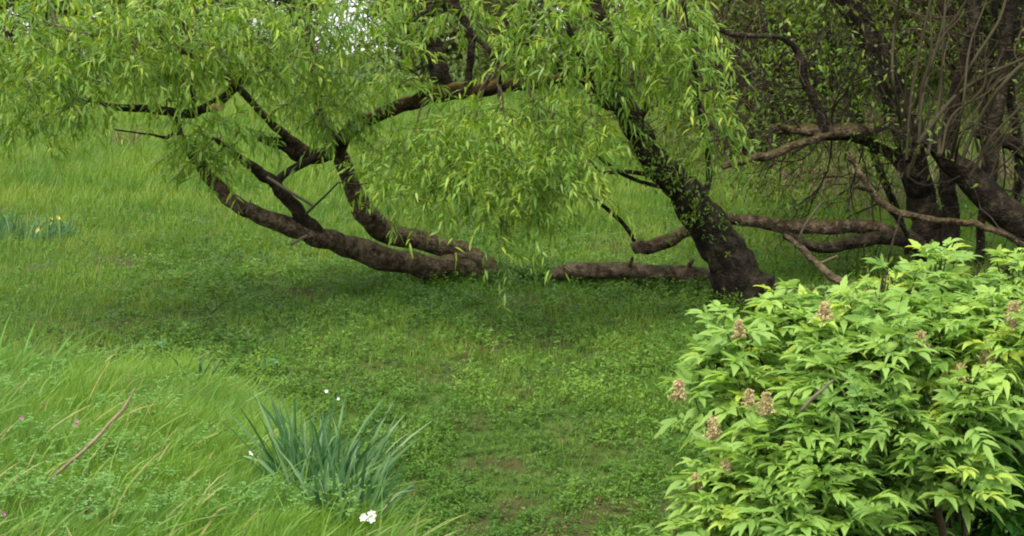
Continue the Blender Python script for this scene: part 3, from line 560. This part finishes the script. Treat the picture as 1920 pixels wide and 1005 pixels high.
for rows in ([(1835, 520, 9, 13.4), (1840, 420, 9, 13.4), (1850, 320, 8, 13.4), (1842, 200, 8, 13.4), (1862, 60, 7, 13.4), (1868, -40, 6, 13.4)], [(1712, 510, 8, 13.6), (1690, 420, 8, 13.6), (1655, 330, 7, 13.6), (1610, 220, 7, 13.6), (1560, 90, 6, 13.6), (1530, -30, 5, 13.6)], [(1900, 430, 10, 13.3), (1912, 300, 9, 13.3), (1895, 150, 8, 13.3), (1915, -20, 7, 13.3)]):
    limb_part(tb, 'branch', rows, 'bark_dark', sides=9)
# twiggy tangle of the three trees
def tangle(root, starts, length, r, depth=3, name='twigs', mat='twig_dark', wig=.25):
    g = Geo(); tips = []
    for px, py, d, ux, uy in starts:
        tips += brush(g, W(px, py, d), rt * ux + up * uy + fw * rng.normal(0, .4), length * rng.uniform(.7, 1.2), r, depth, wig)
    g.build(name, M[mat], root); return tips
st = [(1540, 200, 12.4, -.5, .8), (1505, 125, 12.3, .3, 1), (1600, 240, 12.6, -.2, 1), (1640, 90, 12.8, -.8, .5), (1600, 20, 12.7, -1, .1), (1500, 240, 12.4, -.8, .6), (1560, 250, 12.5, .2, 1), (1660, 236, 12.8, -.3, 1), (1480, 250, 12.4, -.8, -.2), (1620, 270, 12.8, -.1, -1),
      (1680, 200, 13, -.9, .5), (1560, 260, 12.6, -.3, -.9), (1440, 60, 12.2, -.4, .8), (1700, 300, 13, -.8, -.3), (1590, 300, 13, .5, -1), (1520, 170, 12.4, -1, .2), (1400, 65, 12.1, -.3, -.9), (1350, 50, 12, .2, .8), (1640, 430, 12.9, .2, 1), (1480, 420, 12.7, .4, 1)]
tipsA = tangle(ta, st + [(a + rng.normal(0, 60), b + rng.normal(0, 45), d + rng.uniform(.2, 1.2), u, v) for a, b, d, u, v in st[:14]], .75, .010)
leafy(ta, [t for t in tipsA if t[0][1] > 12.6 or rng.random() < .08], per=8, ll=.055, lw=.022)
tipsB = tangle(tb, [(1785, 200, 13, -.8, .5), (1790, 150, 13, .8, .5), (1810, 90, 12.9, -.7, .6), (1825, 30, 12.8, .5, .4), (1780, 260, 13, .8, .2), (1830, -30, 12.8, -.5, .5)], .7, .009)
leafy(tb, [t for t in tipsB if t[0][1] > 12.8], per=8, ll=.055, lw=.02)
tipsC = tangle(tc, [(1860, 250, 12.9, .8, .4), (1880, 150, 13, -.8, .4), (1890, 60, 13, .6, .4), (1930, 300, 13, .3, .9), (1850, 340, 12.8, .6, -.4), (1800, 330, 12.6, -.6, -.6), (1880, 270, 13, .5, -.5), (1900, 400, 12.8, .3, .9), (1900, -20, 13, -.6, .2), (1780, 300, 12.5, -.5, .9), (1820, 340, 12.5, .2, -1)], .7, .009)
leafy(tc, [t for t in tipsC if t[0][1] > 12.8 or rng.random() < .15], per=8, ll=.055, lw=.02)
# the trees' upper crowns, above the photo's frame, which shade the thicket
for root, pts in ((ta, [(1350, -260, 13.5, 260, 150, 1.4), (1600, -300, 13.5, 250, 170, 1.6)]), (tb, [(1820, -320, 13.5, 220, 180, 1.6)]), (tc, [(2060, -200, 13.5, 180, 260, 1.6), (2000, -330, 12.6, 220, 130, 1.2)])):
    tips = []
    for b in pts: P, v = blob_points(b, 520); tips += [(p, None) for p in P]
    o = leafy(root, tips, per=9, spread=.10, ll=.085, lw=.03, name='crown')
# dead branches lying through the thicket
o1 = empty('fallen_branch', W(1700, 405, 12.5), 'pale dead branch slung across the front of the two dark trunks behind the elder', 'branch')
limb_part(o1, 'stem', [(1590, 285, 4, 12.5), (1625, 345, 6, 12.5), (1665, 388, 7, 12.5), (1705, 404, 7, 12.4), (1770, 412, 6, 12.4), (1830, 421, 6, 12.4), (1880, 440, 6, 12.4), (1930, 466, 6, 12.5)], 'bark', wig=.9, rough=.24, sides=10)
g = Geo(); px_limb(g, [(1668, 392, 5, 12.5), (1690, 420, 4, 12.6), (1705, 450, 4, 12.7)], sides=7); px_limb(g, [(1640, 360, 4, 12.5), (1612, 352, 4, 12.4), (1600, 350, 3, 12.4)], sides=7); px_limb(g, [(1690, 400, 2.5, 12.4), (1678, 440, 2.5, 12.3), (1664, 490, 2, 12.3)], sides=6); g.build('side_branch', M['bark_dark'], o1)
o2 = empty('fallen_branch', ground_at(1600, 545), 'crooked lichen covered branch lying in brown litter right of the leaning willow', 'branch')
g = Geo(); px_limb(g, [(1470, 440, 4, 12.45), (1500, 462, 6, 12.4), (1530, 492, 6, 12.3), (1560, 518, 7, 12.2), (1600, 540, 6, 12.1), (1650, 555, 5, 12.0)], rough=.25, sides=9); g.build('stem', M['bark_log'], o2)
g = Geo(); px_limb(g, [(1500, 462, 3, 12.4), (1505, 430, 2, 12.3), (1540, 380, 1.5, 12.2)], sides=6); px_limb(g, [(1535, 495, 3, 12.3), (1570, 480, 2, 12.2)], sides=6); g.build('side_branch', M['twig_pale'], o2)
# dark brush heap in the grass behind
g = Geo()
for i in range(170):
    thin_tubes(g, wander(W(rng.uniform(1360, 1940), rng.uniform(-60, 330), rng.uniform(12.3, 15)), rng.normal(0, 1, 3) * [1, .6, 1] + [0, 0, -.2], rng.uniform(.4, 1.3), 9, .22)[None], rng.uniform(.003, .008), .0015, sides=4)
g.build('twigs', M['twig'], ta)
bh = empty('brush_heap', ground_at(1515, 362), 'small dark heap of dead brush in the grass behind the thicket limbs', 'brush heap')
g = Geo(); c = ground_at(1515, 355)
for i in range(90):
    p = c + rng.normal(0, 1, 3) * [.22, .15, .02] + [0, 0, .04]; brush(g, p, rng.normal(0, 1, 3) * [1, .5, .3] + [0, 0, .5], rng.uniform(.15, .32), .005, 1, .4, 3)
g.build('twigs', M['twig_dark'], bh)
g = Geo(); n = 500; P = c + rng.normal(0, 1, (n, 3)) * [.16, .12, .06] + [0, 0, .12]; leaves(g, P, rng.normal(0, 1, (n, 3)), rng.normal(0, 1, (n, 3)), .05, .02); g.build('dead_leaves', M['litter'], bh)

# ------------------------------------------------------------------ bushes behind
def bush(x, y, rx, rz, n, label, mat='bg_leaf', ll=.09, lw=.05, twigm='twig', base=0.0, stems=9, ry=None, name='hedge_bush', group='bushes at the back of the meadow', cat='bush'):
    z = float(G(x, y)); root = empty(name, (x, y, z), label, cat, group); ry = ry or rx * .8
    gt = Geo(); tips = []
    for i in range(stems):
        a = rng.random() * 6.28; u = rng.uniform(.1, .55)
        tips += brush(gt, (x + math.cos(a) * rx * .2, y + math.sin(a) * ry * .2, z - .05), (math.cos(a) * u, math.sin(a) * u, 1), rz * rng.uniform(.55, .8), .03 * rz / 3 + .008, 3, .2, 4, .004)
    gt.build('stems', M[twigm], root)
    nc = max(18, n // 130); v = norm(rng.normal(0, 1, (nc, 3))) * rng.uniform(.45, 1, (nc, 1)); v[:, 2] = np.abs(v[:, 2]) * 1.45 - .5
    cc = np.array([x, y, z + rz * (.55 + base)]) + v * [rx, ry, rz * .95]
    cr = rng.uniform(.18, .42, nc) * min(rx, rz)
    per = n // nc
    P = (cc[:, None] + norm(rng.normal(0, 1, (nc, per, 3))) * (rng.random((nc, per, 1)) ** .5) * cr[:, None, None] * [1.2, 1.2, .8]).reshape(-1, 3)
    P[:, 2] = np.maximum(P[:, 2], z + .05); k = len(P)
    g = Geo(); leaves(g, P, rng.normal(0, .7, (k, 3)) + [0, 0, -.3], rng.normal(0, .5, (k, 3)) + [0, -.3, .8], ll * rng.uniform(.6, 1.3, k), lw * rng.uniform(.7, 1.3, k), rnd=np.clip(np.repeat(rng.random(nc), per) * .45 + rng.random(k) * .55, 0, 1))
    g.build('crown', M[mat], root)
BG = [(-15.5, 42, 3.2, 4.6, 'broad bush at the far left end of the row behind the meadow'), (-11.2, 43, 2.8, 5.0, 'tall bush second from the left in the row behind the meadow'),
      (-7.4, 44, 2.4, 4.8, 'bush behind the meadow just left of the white gap of sky'), (-2.0, 45, 2.1, 4.6, 'bush behind the meadow just right of the white gap of sky'),
      (1.2, 41, 2.4, 5.2, 'olive bush behind the meadow above the mossy limb'), (4.6, 37, 2.6, 5.4, 'tall bush at the right end of the row behind the meadow')]
for x, y, rx, rz, lb in BG: bush(x, y, rx, rz, 22000, lb, ll=.19, lw=.095)
TH = [(2.9, 19.5, 1.3, 2.4, 'leafy shrub on the brushy bank just right of the leaning willow'), (4.3, 20.5, 1.5, 2.6, 'olive shrub on the brushy bank between the leaning willow and the thicket'),
      (5.6, 19.0, 1.4, 2.4, 'twiggy shrub on the brushy bank behind the thick dark trunk'), (6.9, 20.0, 1.5, 2.8, 'shrub on the brushy bank behind the slim straight trunk'),
      (7.9, 18.0, 1.3, 2.0, 'shrub on the brushy bank at the right edge of the photo'), (3.6, 24.5, 2.2, 3.0, 'large shrub higher on the brushy bank to the left'), (7.5, 25, 2.6, 3.0, 'large shrub higher on the brushy bank to the right')]
for x, y, rx, rz, lb in TH: bush(x, y, rx, rz, 8000, lb, mat='thicket_leaf', ll=.07, lw=.032, twigm='twig', stems=30, base=.05, name='bank_shrub', group='shrubs on the bank behind the thicket', cat='shrub')
# dry stalks on the bank behind
n = 26000; x = rng.uniform(1.5, 10, n); y = rng.uniform(15.5, 27, n); keep = rng.random(n) < sstep(1.5, 6, x) * .9 * (vnoise(x, y, 1.2, 77) > .42); x, y = x[keep], y[keep]; n = len(x)
g = Geo(); leaves(g, np.stack([x, y, G(x, y)], 1), np.stack([rng.normal(0, .35, n), rng.normal(0, .35, n), np.ones(n)], 1), np.stack([rng.normal(0, .4, n), -np.ones(n), np.zeros(n)], 1), rng.uniform(.15, .6, n), rng.uniform(.006, .014, n), tpl=T_BLADE, bend=rng.normal(0, .25, (n, 3)))
tag(g.build('dry_stalks', M['dry']), 'pale dry stalks standing on the brushy bank behind the thicket', 'dry grass', kind='stuff')

# ------------------------------------------------------------------ elder shrub in front
def compound(gl, gs, P, D, L, rnd, leaflet=.085, pairs=3):
    "pinnate leaves: rows of base P, direction D, length L"
    n = len(P); D = norm(D); t = np.linspace(0, 1, 5)[None, :, None]
    R = P[:, None] + D[:, None] * t * L[:, None, None]; R[..., 2] -= (t[..., 0] ** 2) * (L * .28)[:, None]
    thin_tubes(gs, R, .0022, .0012)
    Sd = norm(np.cross(D, np.array([0, 0, 1.]) + rng.normal(0, .15, D.shape))); Nn = np.cross(Sd, D)
    for q in range(pairs):
        tt = .52 + .2 * q; f = tt * 4; i = int(f); Q = R[:, i] * (1 - f + i) + R[:, i + 1] * (f - i)
        for s in (-1, 1):
            sz = leaflet * (.85 + .15 * q) * rng.uniform(.8, 1.15, n)
            leaves(gl, Q, D * (.5 + .2 * q) + Sd * s * .75 + rng.normal(0, .10, D.shape), Nn + rng.normal(0, .38, D.shape), sz, sz * rng.uniform(.30, .44, n), droop=rng.uniform(-.05, .6, n), tpl=T_OVATE, rnd=np.clip(rnd + rng.normal(0, .06, n), 0, 1))
    leaves(gl, R[:, -1], D + [0, 0, -.3], Nn, leaflet * 1.15 * rng.uniform(.85, 1.15, n), leaflet * .40, droop=.35, tpl=T_OVATE, rnd=np.clip(rnd + .03, 0, 1))
def elder(root, blobs, base, mat, density=1.0, leaflet=.098, top=None):
    gl, gs = Geo(), Geo(); gst = Geo(); tips = []
    for px, py, d, rx, ry, rd, n in blobs:
        n = int(n * density); P, v = blob_points((px, py, d, rx, ry, rd), n)
        tips.append(P)
        c = W(px, py, d); b = base + rng.normal(0, .07, 3) * [1, 1, 0]
        pts = [np.append(b, .014), np.append(b * .6 + c * .4 + [0, 0, .12] + rng.normal(0, .05, 3), .010), np.append(b * .25 + c * .75 + [0, 0, .08] + rng.normal(0, .04, 3), .007), np.append(c, .004)]
        limb(gst, pts, per=6, sides=8, rough=.05, seed=int(px) % 50)
        m = 5; t = np.linspace(0, 1, m)[None, :, None]
        Cc = c - up * ry / F * d * .6; thin_tubes(gst, Cc + (P[:, None] - Cc) * t + np.array([0, 0, -.05]) * np.sin(t * math.pi), .004, .0025, sides=4)
    P = np.vstack(tips); P = P[vnoise(P[:, 0], P[:, 2] + P[:, 1] * .7, .17, 91) > .30]; n = len(P); r0 = rng.random(n); big = rng.uniform(.55, 1.1, n)
    yl = vnoise(P[:, 0], P[:, 2], .28, 88); r0 = np.clip(r0 * .8 + (r0 > .93) * .3 + (yl - .5) * .25, 0, 1)
    for w_ in range(3):
        a0 = rng.random(n) * 6.28
        for s in range(2):
            a = a0 + s * math.pi
            D = np.stack([np.cos(a), np.sin(a) - .1, rng.uniform(-.25, .75, n) + .2 * w_], 1)
            compound(gl, gs, P + np.array([0, 0, .05 * w_ - .08]), D, rng.uniform(.08, .15, n) * (1 - .15 * w_), r0, leaflet * (1 - .12 * w_) * big)
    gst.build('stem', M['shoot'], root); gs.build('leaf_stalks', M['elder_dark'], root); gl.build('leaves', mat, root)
eb = np.array([1.78, 6.7, float(G(1.78, 6.7))])
el = empty('elder_shrub', eb, 'bright yellow green elder shrub with pinkish flower buds filling the lower right corner', 'shrub')
EB = [(1762, 490, 6.8, 18, 14, .1, 3), (1655, 520, 6.8, 20, 14, .1, 3), (1890, 494, 6.8, 26, 16, .12, 4), (1463, 580, 6.7, 30, 16, .15, 4), (1328, 663, 6.6, 30, 20, .15, 3), (1293, 993, 6.3, 50, 40, .25, 7), (1398, 968, 6.2, 70, 45, .3, 9), (1338, 888, 6.3, 50, 35, .25, 6), (1268, 1048, 6.2, 60, 40, .3, 6), (1341, 679, 6.6, 40, 35, .25, 5), (1331, 758, 6.5, 45, 35, .25, 6), (1399, 629, 6.6, 60, 40, .3, 9), (1409, 733, 6.5, 80, 50, .3, 12), (1501, 589, 6.7, 60, 40, .3, 13), (1511, 669, 6.5, 80, 55, .35, 20), (1588, 599, 6.6, 80, 55, .35, 20),
      (1670, 569, 6.7, 80, 55, .35, 20), (1670, 519, 6.9, 35, 25, .2, 4), (1780, 499, 6.9, 28, 18, .15, 3), (1750, 559, 6.8, 60, 45, .3, 13), (1840, 539, 6.8, 60, 45, .3, 14), (1910, 529, 6.8, 50, 45, .3, 12), (2000, 559, 6.8, 60, 60, .3, 12),
      (1660, 649, 6.4, 90, 60, .35, 24), (1770, 629, 6.4, 90, 60, .35, 24), (1880, 619, 6.4, 80, 60, .35, 22), (1588, 753, 6.3, 100, 60, .35, 24), (1448, 813, 6.3, 90, 55, .35, 20), (1348, 843, 6.4, 55, 45, .3, 7),
      (1680, 773, 6.3, 80, 60, .35, 16), (1800, 753, 6.2, 70, 60, .3, 14), (1910, 733, 6.3, 60, 50, .3, 9), (1543, 863, 6.2, 90, 55, .35, 20), (1448, 913, 6.2, 90, 50, .35, 18), (1338, 943, 6.3, 60, 50, .3, 8), (1750, 863, 6.1, 60, 40, .3, 11),
      (1650, 873, 6.2, 70, 40, .3, 12), (1498, 983, 6.1, 100, 45, .35, 16), (1610, 973, 6.1, 70, 50, .3, 10), (1348, 1023, 6.2, 80, 40, .3, 7), (1810, 883, 6.1, 40, 30, .2, 4), (1468, 1073, 6.1, 140, 60, .35, 14), (1710, 993, 6.4, 60, 50, .3, 4)]
elder(el, EB, eb, M['elder'], 1.15)
for px, py, s in [(1265, 722, .95), (1385, 608, .8), (1405, 738, .8), (1437, 748, 1.1), (1330, 795, 1), (1546, 575, .9), (1360, 868, .7), (1296, 893, .7), (1262, 978, .7), (1727, 632, 1), (1850, 655, 1.1), (1900, 582, 1.3),
                  (1790, 880, 1.2), (1743, 908, 1.2), (1800, 690, .8), (1505, 860, .7)]:
    d = 6.15 if py > 560 else 6.5
    s *= .9
    if px < 1350 and py < 700: d = 6.35
    px += 8 if px < 1350 else 0; s *= .85; py += 8
    p = W(px, py, d); g = Geo(); n = 190; h = .10 * s
    t = rng.random(n) ** .8; a = rng.random(n) * 6.28; rr = (1 - t * .65) * .044 * s * np.sqrt(rng.random(n)) * (1 + .45 * np.sin(3 * a + px)) * rng.uniform(.5, 1.25, n)
    Q = p + np.stack([np.cos(a) * rr, np.sin(a) * rr, (t - .5) * h], 1)
    ax = np.tile(p + [0, 0, -h * .6], (n, 1)); mid = (ax + Q) / 2 + np.array([0, 0, -.004])
    thin_tubes(g, np.stack([ax, mid, Q], 1), .0009, .0006)
    k = 5; Qk = np.repeat(Q, k, 0); leaves(g, Qk, rng.normal(0, 1, (n * k, 3)), rng.normal(0, 1, (n * k, 3)), .0085, .007)
    thin_tubes(g, np.array([[p + [0, .05, -.10 * s], p + [0, .02, -.07 * s], p + [0, 0, h * .1]]]), .0025, .0012, sides=5)
    g.build('flower_cluster', M['bud'], el)
g = Geo(); px_limb(g, [(1500, 772, 3, 6.05), (1520, 750, 3.6, 6.05), (1540, 732, 3, 6.05), (1562, 713, 2.4, 6.05)], sides=7); g.build('bare_twig', M['twig_pale'], el)
g = Geo(); px_limb(g, [(1775, 1120, 9, 6.2), (1768, 1010, 8, 6.2), (1758, 950, 8, 6.15), (1748, 905, 7, 6.1)], sides=9); px_limb(g, [(1812, 1080, 6, 6.4), (1806, 960, 6, 6.3), (1806, 880, 6, 6.25), (1812, 820, 6, 6.25), (1808, 770, 5, 6.25)], sides=9)
px_limb(g, [(1655, 740, 3, 6.3), (1660, 810, 4, 6.3), (1668, 860, 4, 6.3)], sides=7); g.build('stem', M['twig'], el)
sb = np.array([2.35, 7.3, float(G(2.35, 7.3))])
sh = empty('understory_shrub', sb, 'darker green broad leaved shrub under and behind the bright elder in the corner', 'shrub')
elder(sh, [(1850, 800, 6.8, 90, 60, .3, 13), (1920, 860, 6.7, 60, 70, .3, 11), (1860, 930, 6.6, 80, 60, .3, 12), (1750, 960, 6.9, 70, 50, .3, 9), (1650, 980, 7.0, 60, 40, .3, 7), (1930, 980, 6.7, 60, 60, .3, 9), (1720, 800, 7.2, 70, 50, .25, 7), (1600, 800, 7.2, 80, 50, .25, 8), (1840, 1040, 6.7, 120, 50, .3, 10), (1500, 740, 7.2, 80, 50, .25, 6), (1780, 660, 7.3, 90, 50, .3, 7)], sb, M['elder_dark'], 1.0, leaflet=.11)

# ------------------------------------------------------------------ strap-leaved clumps, flowers, sticks on the bank
def strap_clump(name, px, py, n, h, w_, spread, label, lean=.0, mat='iris', stif=.35, group=None):
    c = ground_at(px, py); root = empty(name, c, label, 'plant', group); g = Geo()
    a = rng.random(n) * 6.28; rr = np.sqrt(rng.random(n)) * spread
    x = c[0] + np.cos(a) * rr * 1.3; y = c[1] + np.sin(a) * rr * .7; P = np.stack([x, y, G(x, y) - .01], 1)
    D = np.stack([(x - c[0]) / spread * stif + rng.normal(lean, .12, n), (y - c[1]) / spread * .15 + rng.normal(0, .14, n), np.ones(n)], 1)
    N = np.stack([rng.normal(0, .6, n), -np.ones(n), rng.normal(0, .1, n)], 1)
    b = np.stack([D[:, 0] * .35 + rng.normal(0, .15, n), rng.normal(0, .12, n), -np.abs(rng.normal(0, .30, n))], 1)
    leaves(g, P, D, N, h * rng.uniform(.45, 1.1, n), w_ * rng.uniform(.6, 1.2, n), tpl=T_LONG, bend=b)
    g.build('blades', M[mat], root); return root
strap_clump('iris_clump', 598, 915, 170, .38, .0105, .12, 'large clump of blue green strap leaves on the edge of the near bank', lean=.06, stif=.3)
strap_clump('iris_clump', 650, 968, 85, .28, .010, .085, 'lower clump of blue green strap leaves right beside the white flowers', lean=.12, stif=.25)
strap_clump('iris_clump', 371, 722, 9, .20, .014, .03, 'small solitary tuft of strap leaves at the back of the near bank', lean=.1)
strap_clump('iris_clump', 25, 700, 26, .34, .011, .14, 'tuft of thin pale blades at the left edge of the photo', lean=.25, mat='vetch')
strap_clump('grass_tuft', 350, 860, 16, .22, .009, .08, 'tuft of broad bright blades leaning right in the middle of the near bank', lean=.6, mat='bank_grass')
strap_clump('grass_tuft', 30, 452, 240, .30, .016, .42, 'dark green tuft of tall grass in the meadow at the left edge', lean=.05, mat='iris', stif=.15)
strap_clump('grass_tuft', 1018, 520, 40, .2, .012, .07, 'dark green grass tuft growing in the gap between the low willow limb and the log', mat='iris')
strap_clump('dry_weed', 235, 275, 60, .42, .012, .16, 'pale dried weed stalks standing in the meadow behind the left willow limb', mat='dry', stif=.2)

st_ = empty('stick', W(170, 820, 5.6), 'thin bare stick poking up slantwise out of the near grass', 'stick')
pb = ground_at(85, 908); g = Geo(); d0 = pb[1]
M['stick'] = plain('stick_bark', (.19, .15, .09))
pts = [(80, 912, 3, d0), (120, 876, 4.5, d0 - .02), (165, 838, 5, d0 - .03), (205, 795, 4.5, d0 - .03), (232, 766, 5, d0 - .03), (240, 752, 3, d0 - .03), (253, 728, 2, d0 - .03)]
st_.location = pb; px_limb(g, [(a, b, c * .7, d) for a, b, c, d in pts], sides=9, rough=.12); g.build('stem', M['stick'], st_)

def flower(px, py, mat, label, group, r=.013, petals=6, h=.1, name='flower', n=1, lift=.10):
    c = ground_at(px, py + 18); c = W(px, py, c[1] / 1.0 * 1.0)
    z = float(G(c[0], c[1])); root = empty(name, (c[0], c[1], z), label, 'flower', group)
    g = Geo(); thin_tubes(g, np.array([[[c[0] + .01, c[1], z - .01], [c[0] + .005, c[1], (z + c[2]) / 2], c]]), .0016, .001, sides=5); g.build('stem', M['elder_dark'], root)
    g = Geo()
    for k in range(n):
        cc = c + rng.normal(0, r * .8, 3) * (n > 1)
        a = np.arange(petals) / petals * 6.28 + rng.random(); D = np.stack([np.cos(a), -.35 + 0 * a, np.sin(a)], 1)
        leaves(g, np.tile(cc, (petals, 1)), D, np.tile([0, -1., .3], (petals, 1)), r, r * .85, tpl=T_OVATE)
    g.build('petals', M[mat], root)
for px, py, lb, n, r in [(690, 972, 'largest white bloom, below the strap leaf clump at the foot of the photo', 3, .016), (715, 968, 'small white bloom just right of the largest one', 1, .012), (472, 848, 'white bloom in the grass left of the strap leaf clump', 1, .012),
                         (612, 733, 'upper of two tiny white blooms above the strap leaf clump', 1, .014), (634, 747, 'lower of two tiny white blooms above the strap leaf clump', 1, .012)]:
    flower(px, py, 'white', lb, 'white flowers on and beside the near bank', r, n=n)
for px, py, lb in [(94, 414, 'yellow meadow flower on the left of the highest two'), (108, 406, 'yellow meadow flower standing highest of the three'), (72, 432, 'lowest yellow meadow flower, nearest the dark tuft')]:
    flower(px, py, 'yellow', lb, 'yellow flowers beside the dark meadow tuft', .020, 5, n=2)
for px, py, lb in [(40, 783, 'pink blossom beside the left edge of the near bank'), (145, 797, 'pink blossom left of the slanting stick'), (5, 962, 'pink blossom in the bottom left corner'), (82, 752, 'faint pink blossom above the stick')]:
    flower(px, py, 'pink', lb, 'pink blossoms among the near grass', .009, 6, n=3)
# bluish vetch patches on the bank
g = Geo()
for px, py, n, s in [(60, 960, 60, .22), (200, 985, 60, .24), (40, 760, 26, .18), (100, 720, 24, .2), (260, 790, 40, .16), (300, 800, 26, .12), (180, 870, 22, .12), (420, 850, 20, .15), (40, 840, 28, .18), (500, 975, 22, .14), (150, 700, 40, .3), (20, 900, 40, .2), (350, 740, 26, .2), (560, 960, 30, .15), (230, 880, 30, .2), (640, 990, 20, .1), (340, 990, 34, .18), (130, 940, 34, .2), (270, 930, 24, .15), (440, 690, 14, .2)]:
    c = ground_at(px, py)
    for i in range(n):
        x = c[0] + rng.normal(0, s * .7); y = c[1] + rng.normal(0, s * .7); p = np.array([x, y, float(G(x, y)) + rng.uniform(.03, .10)])
        a = rng.random() * 6.28; dr = np.array([math.cos(a), math.sin(a), rng.uniform(.1, .9)]); m = 6
        t = np.linspace(0, 1, m)[:, None]; Q = p + norm(dr) * t * rng.uniform(.03, .07) + rng.normal(0, .003, (6, 3)); thin_tubes(g, Q[None], .0010, .0008)
        sd = norm(np.cross(dr, [0, 0, 1.]))
        for s2 in (-1, 1): leaves(g, Q, norm(dr)[None] * .4 + sd[None] * s2 + np.zeros((m, 3)), rng.normal(0, .5, (m, 3)) + [0, -.4, 1.], rng.uniform(.007, .016, m), .0065, tpl=T_OVATE)
tag(g.build('vetch', M['vetch']), 'patches of bluish green vetch creeping through the near bank grass', 'weeds', kind='stuff')
# broad-leaved dock at the back of the bank
for px, py, lb, n in [(285, 655, 'broad leaved dock with pale bluish leaves behind the near bank', 8), (495, 690, 'small broad leaved dock at the rim of the near bank', 5)]:
    c = ground_at(px, py); dk = empty('dock_plant', c, lb, 'plant', 'dock plants by the bank rim'); g = Geo(); a = rng.random(n) * 6.28
    leaves(g, np.tile(c, (n, 1)), np.stack([np.cos(a), np.sin(a) * .6, rng.uniform(.3, .9, n)], 1), np.tile([0, -.4, 1.], (n, 1)), rng.uniform(.12, .2, n), .055, droop=.4, tpl=T_OVATE); g.build('leaves', M['dock'], dk)
# thin dead sapling and dead leaf
sp = empty('dead_sapling', ground_at(384, 618), 'thin dark dead sapling standing in the meadow below the low willow limb', 'sapling')
g = Geo(); c = ground_at(384, 618); brush(g, c, (-.12, 0, 1), .26, .005, 1, .18, 4); g.build('stem', M['twig_dark'], sp)
dl = ground_at(166, 985); de = empty('dead_leaf', dl, 'curled tan dead leaf standing in the grass at the foot of the photo', 'leaf')
g = Geo(); leaves(g, np.array([dl + [0, -.02, .03]]), np.array([[.12, 0, 1.]]), np.array([[.3, -1, .1]]), .075, .014, tpl=T_OVATE); g.build('blade', M['dry'], de)
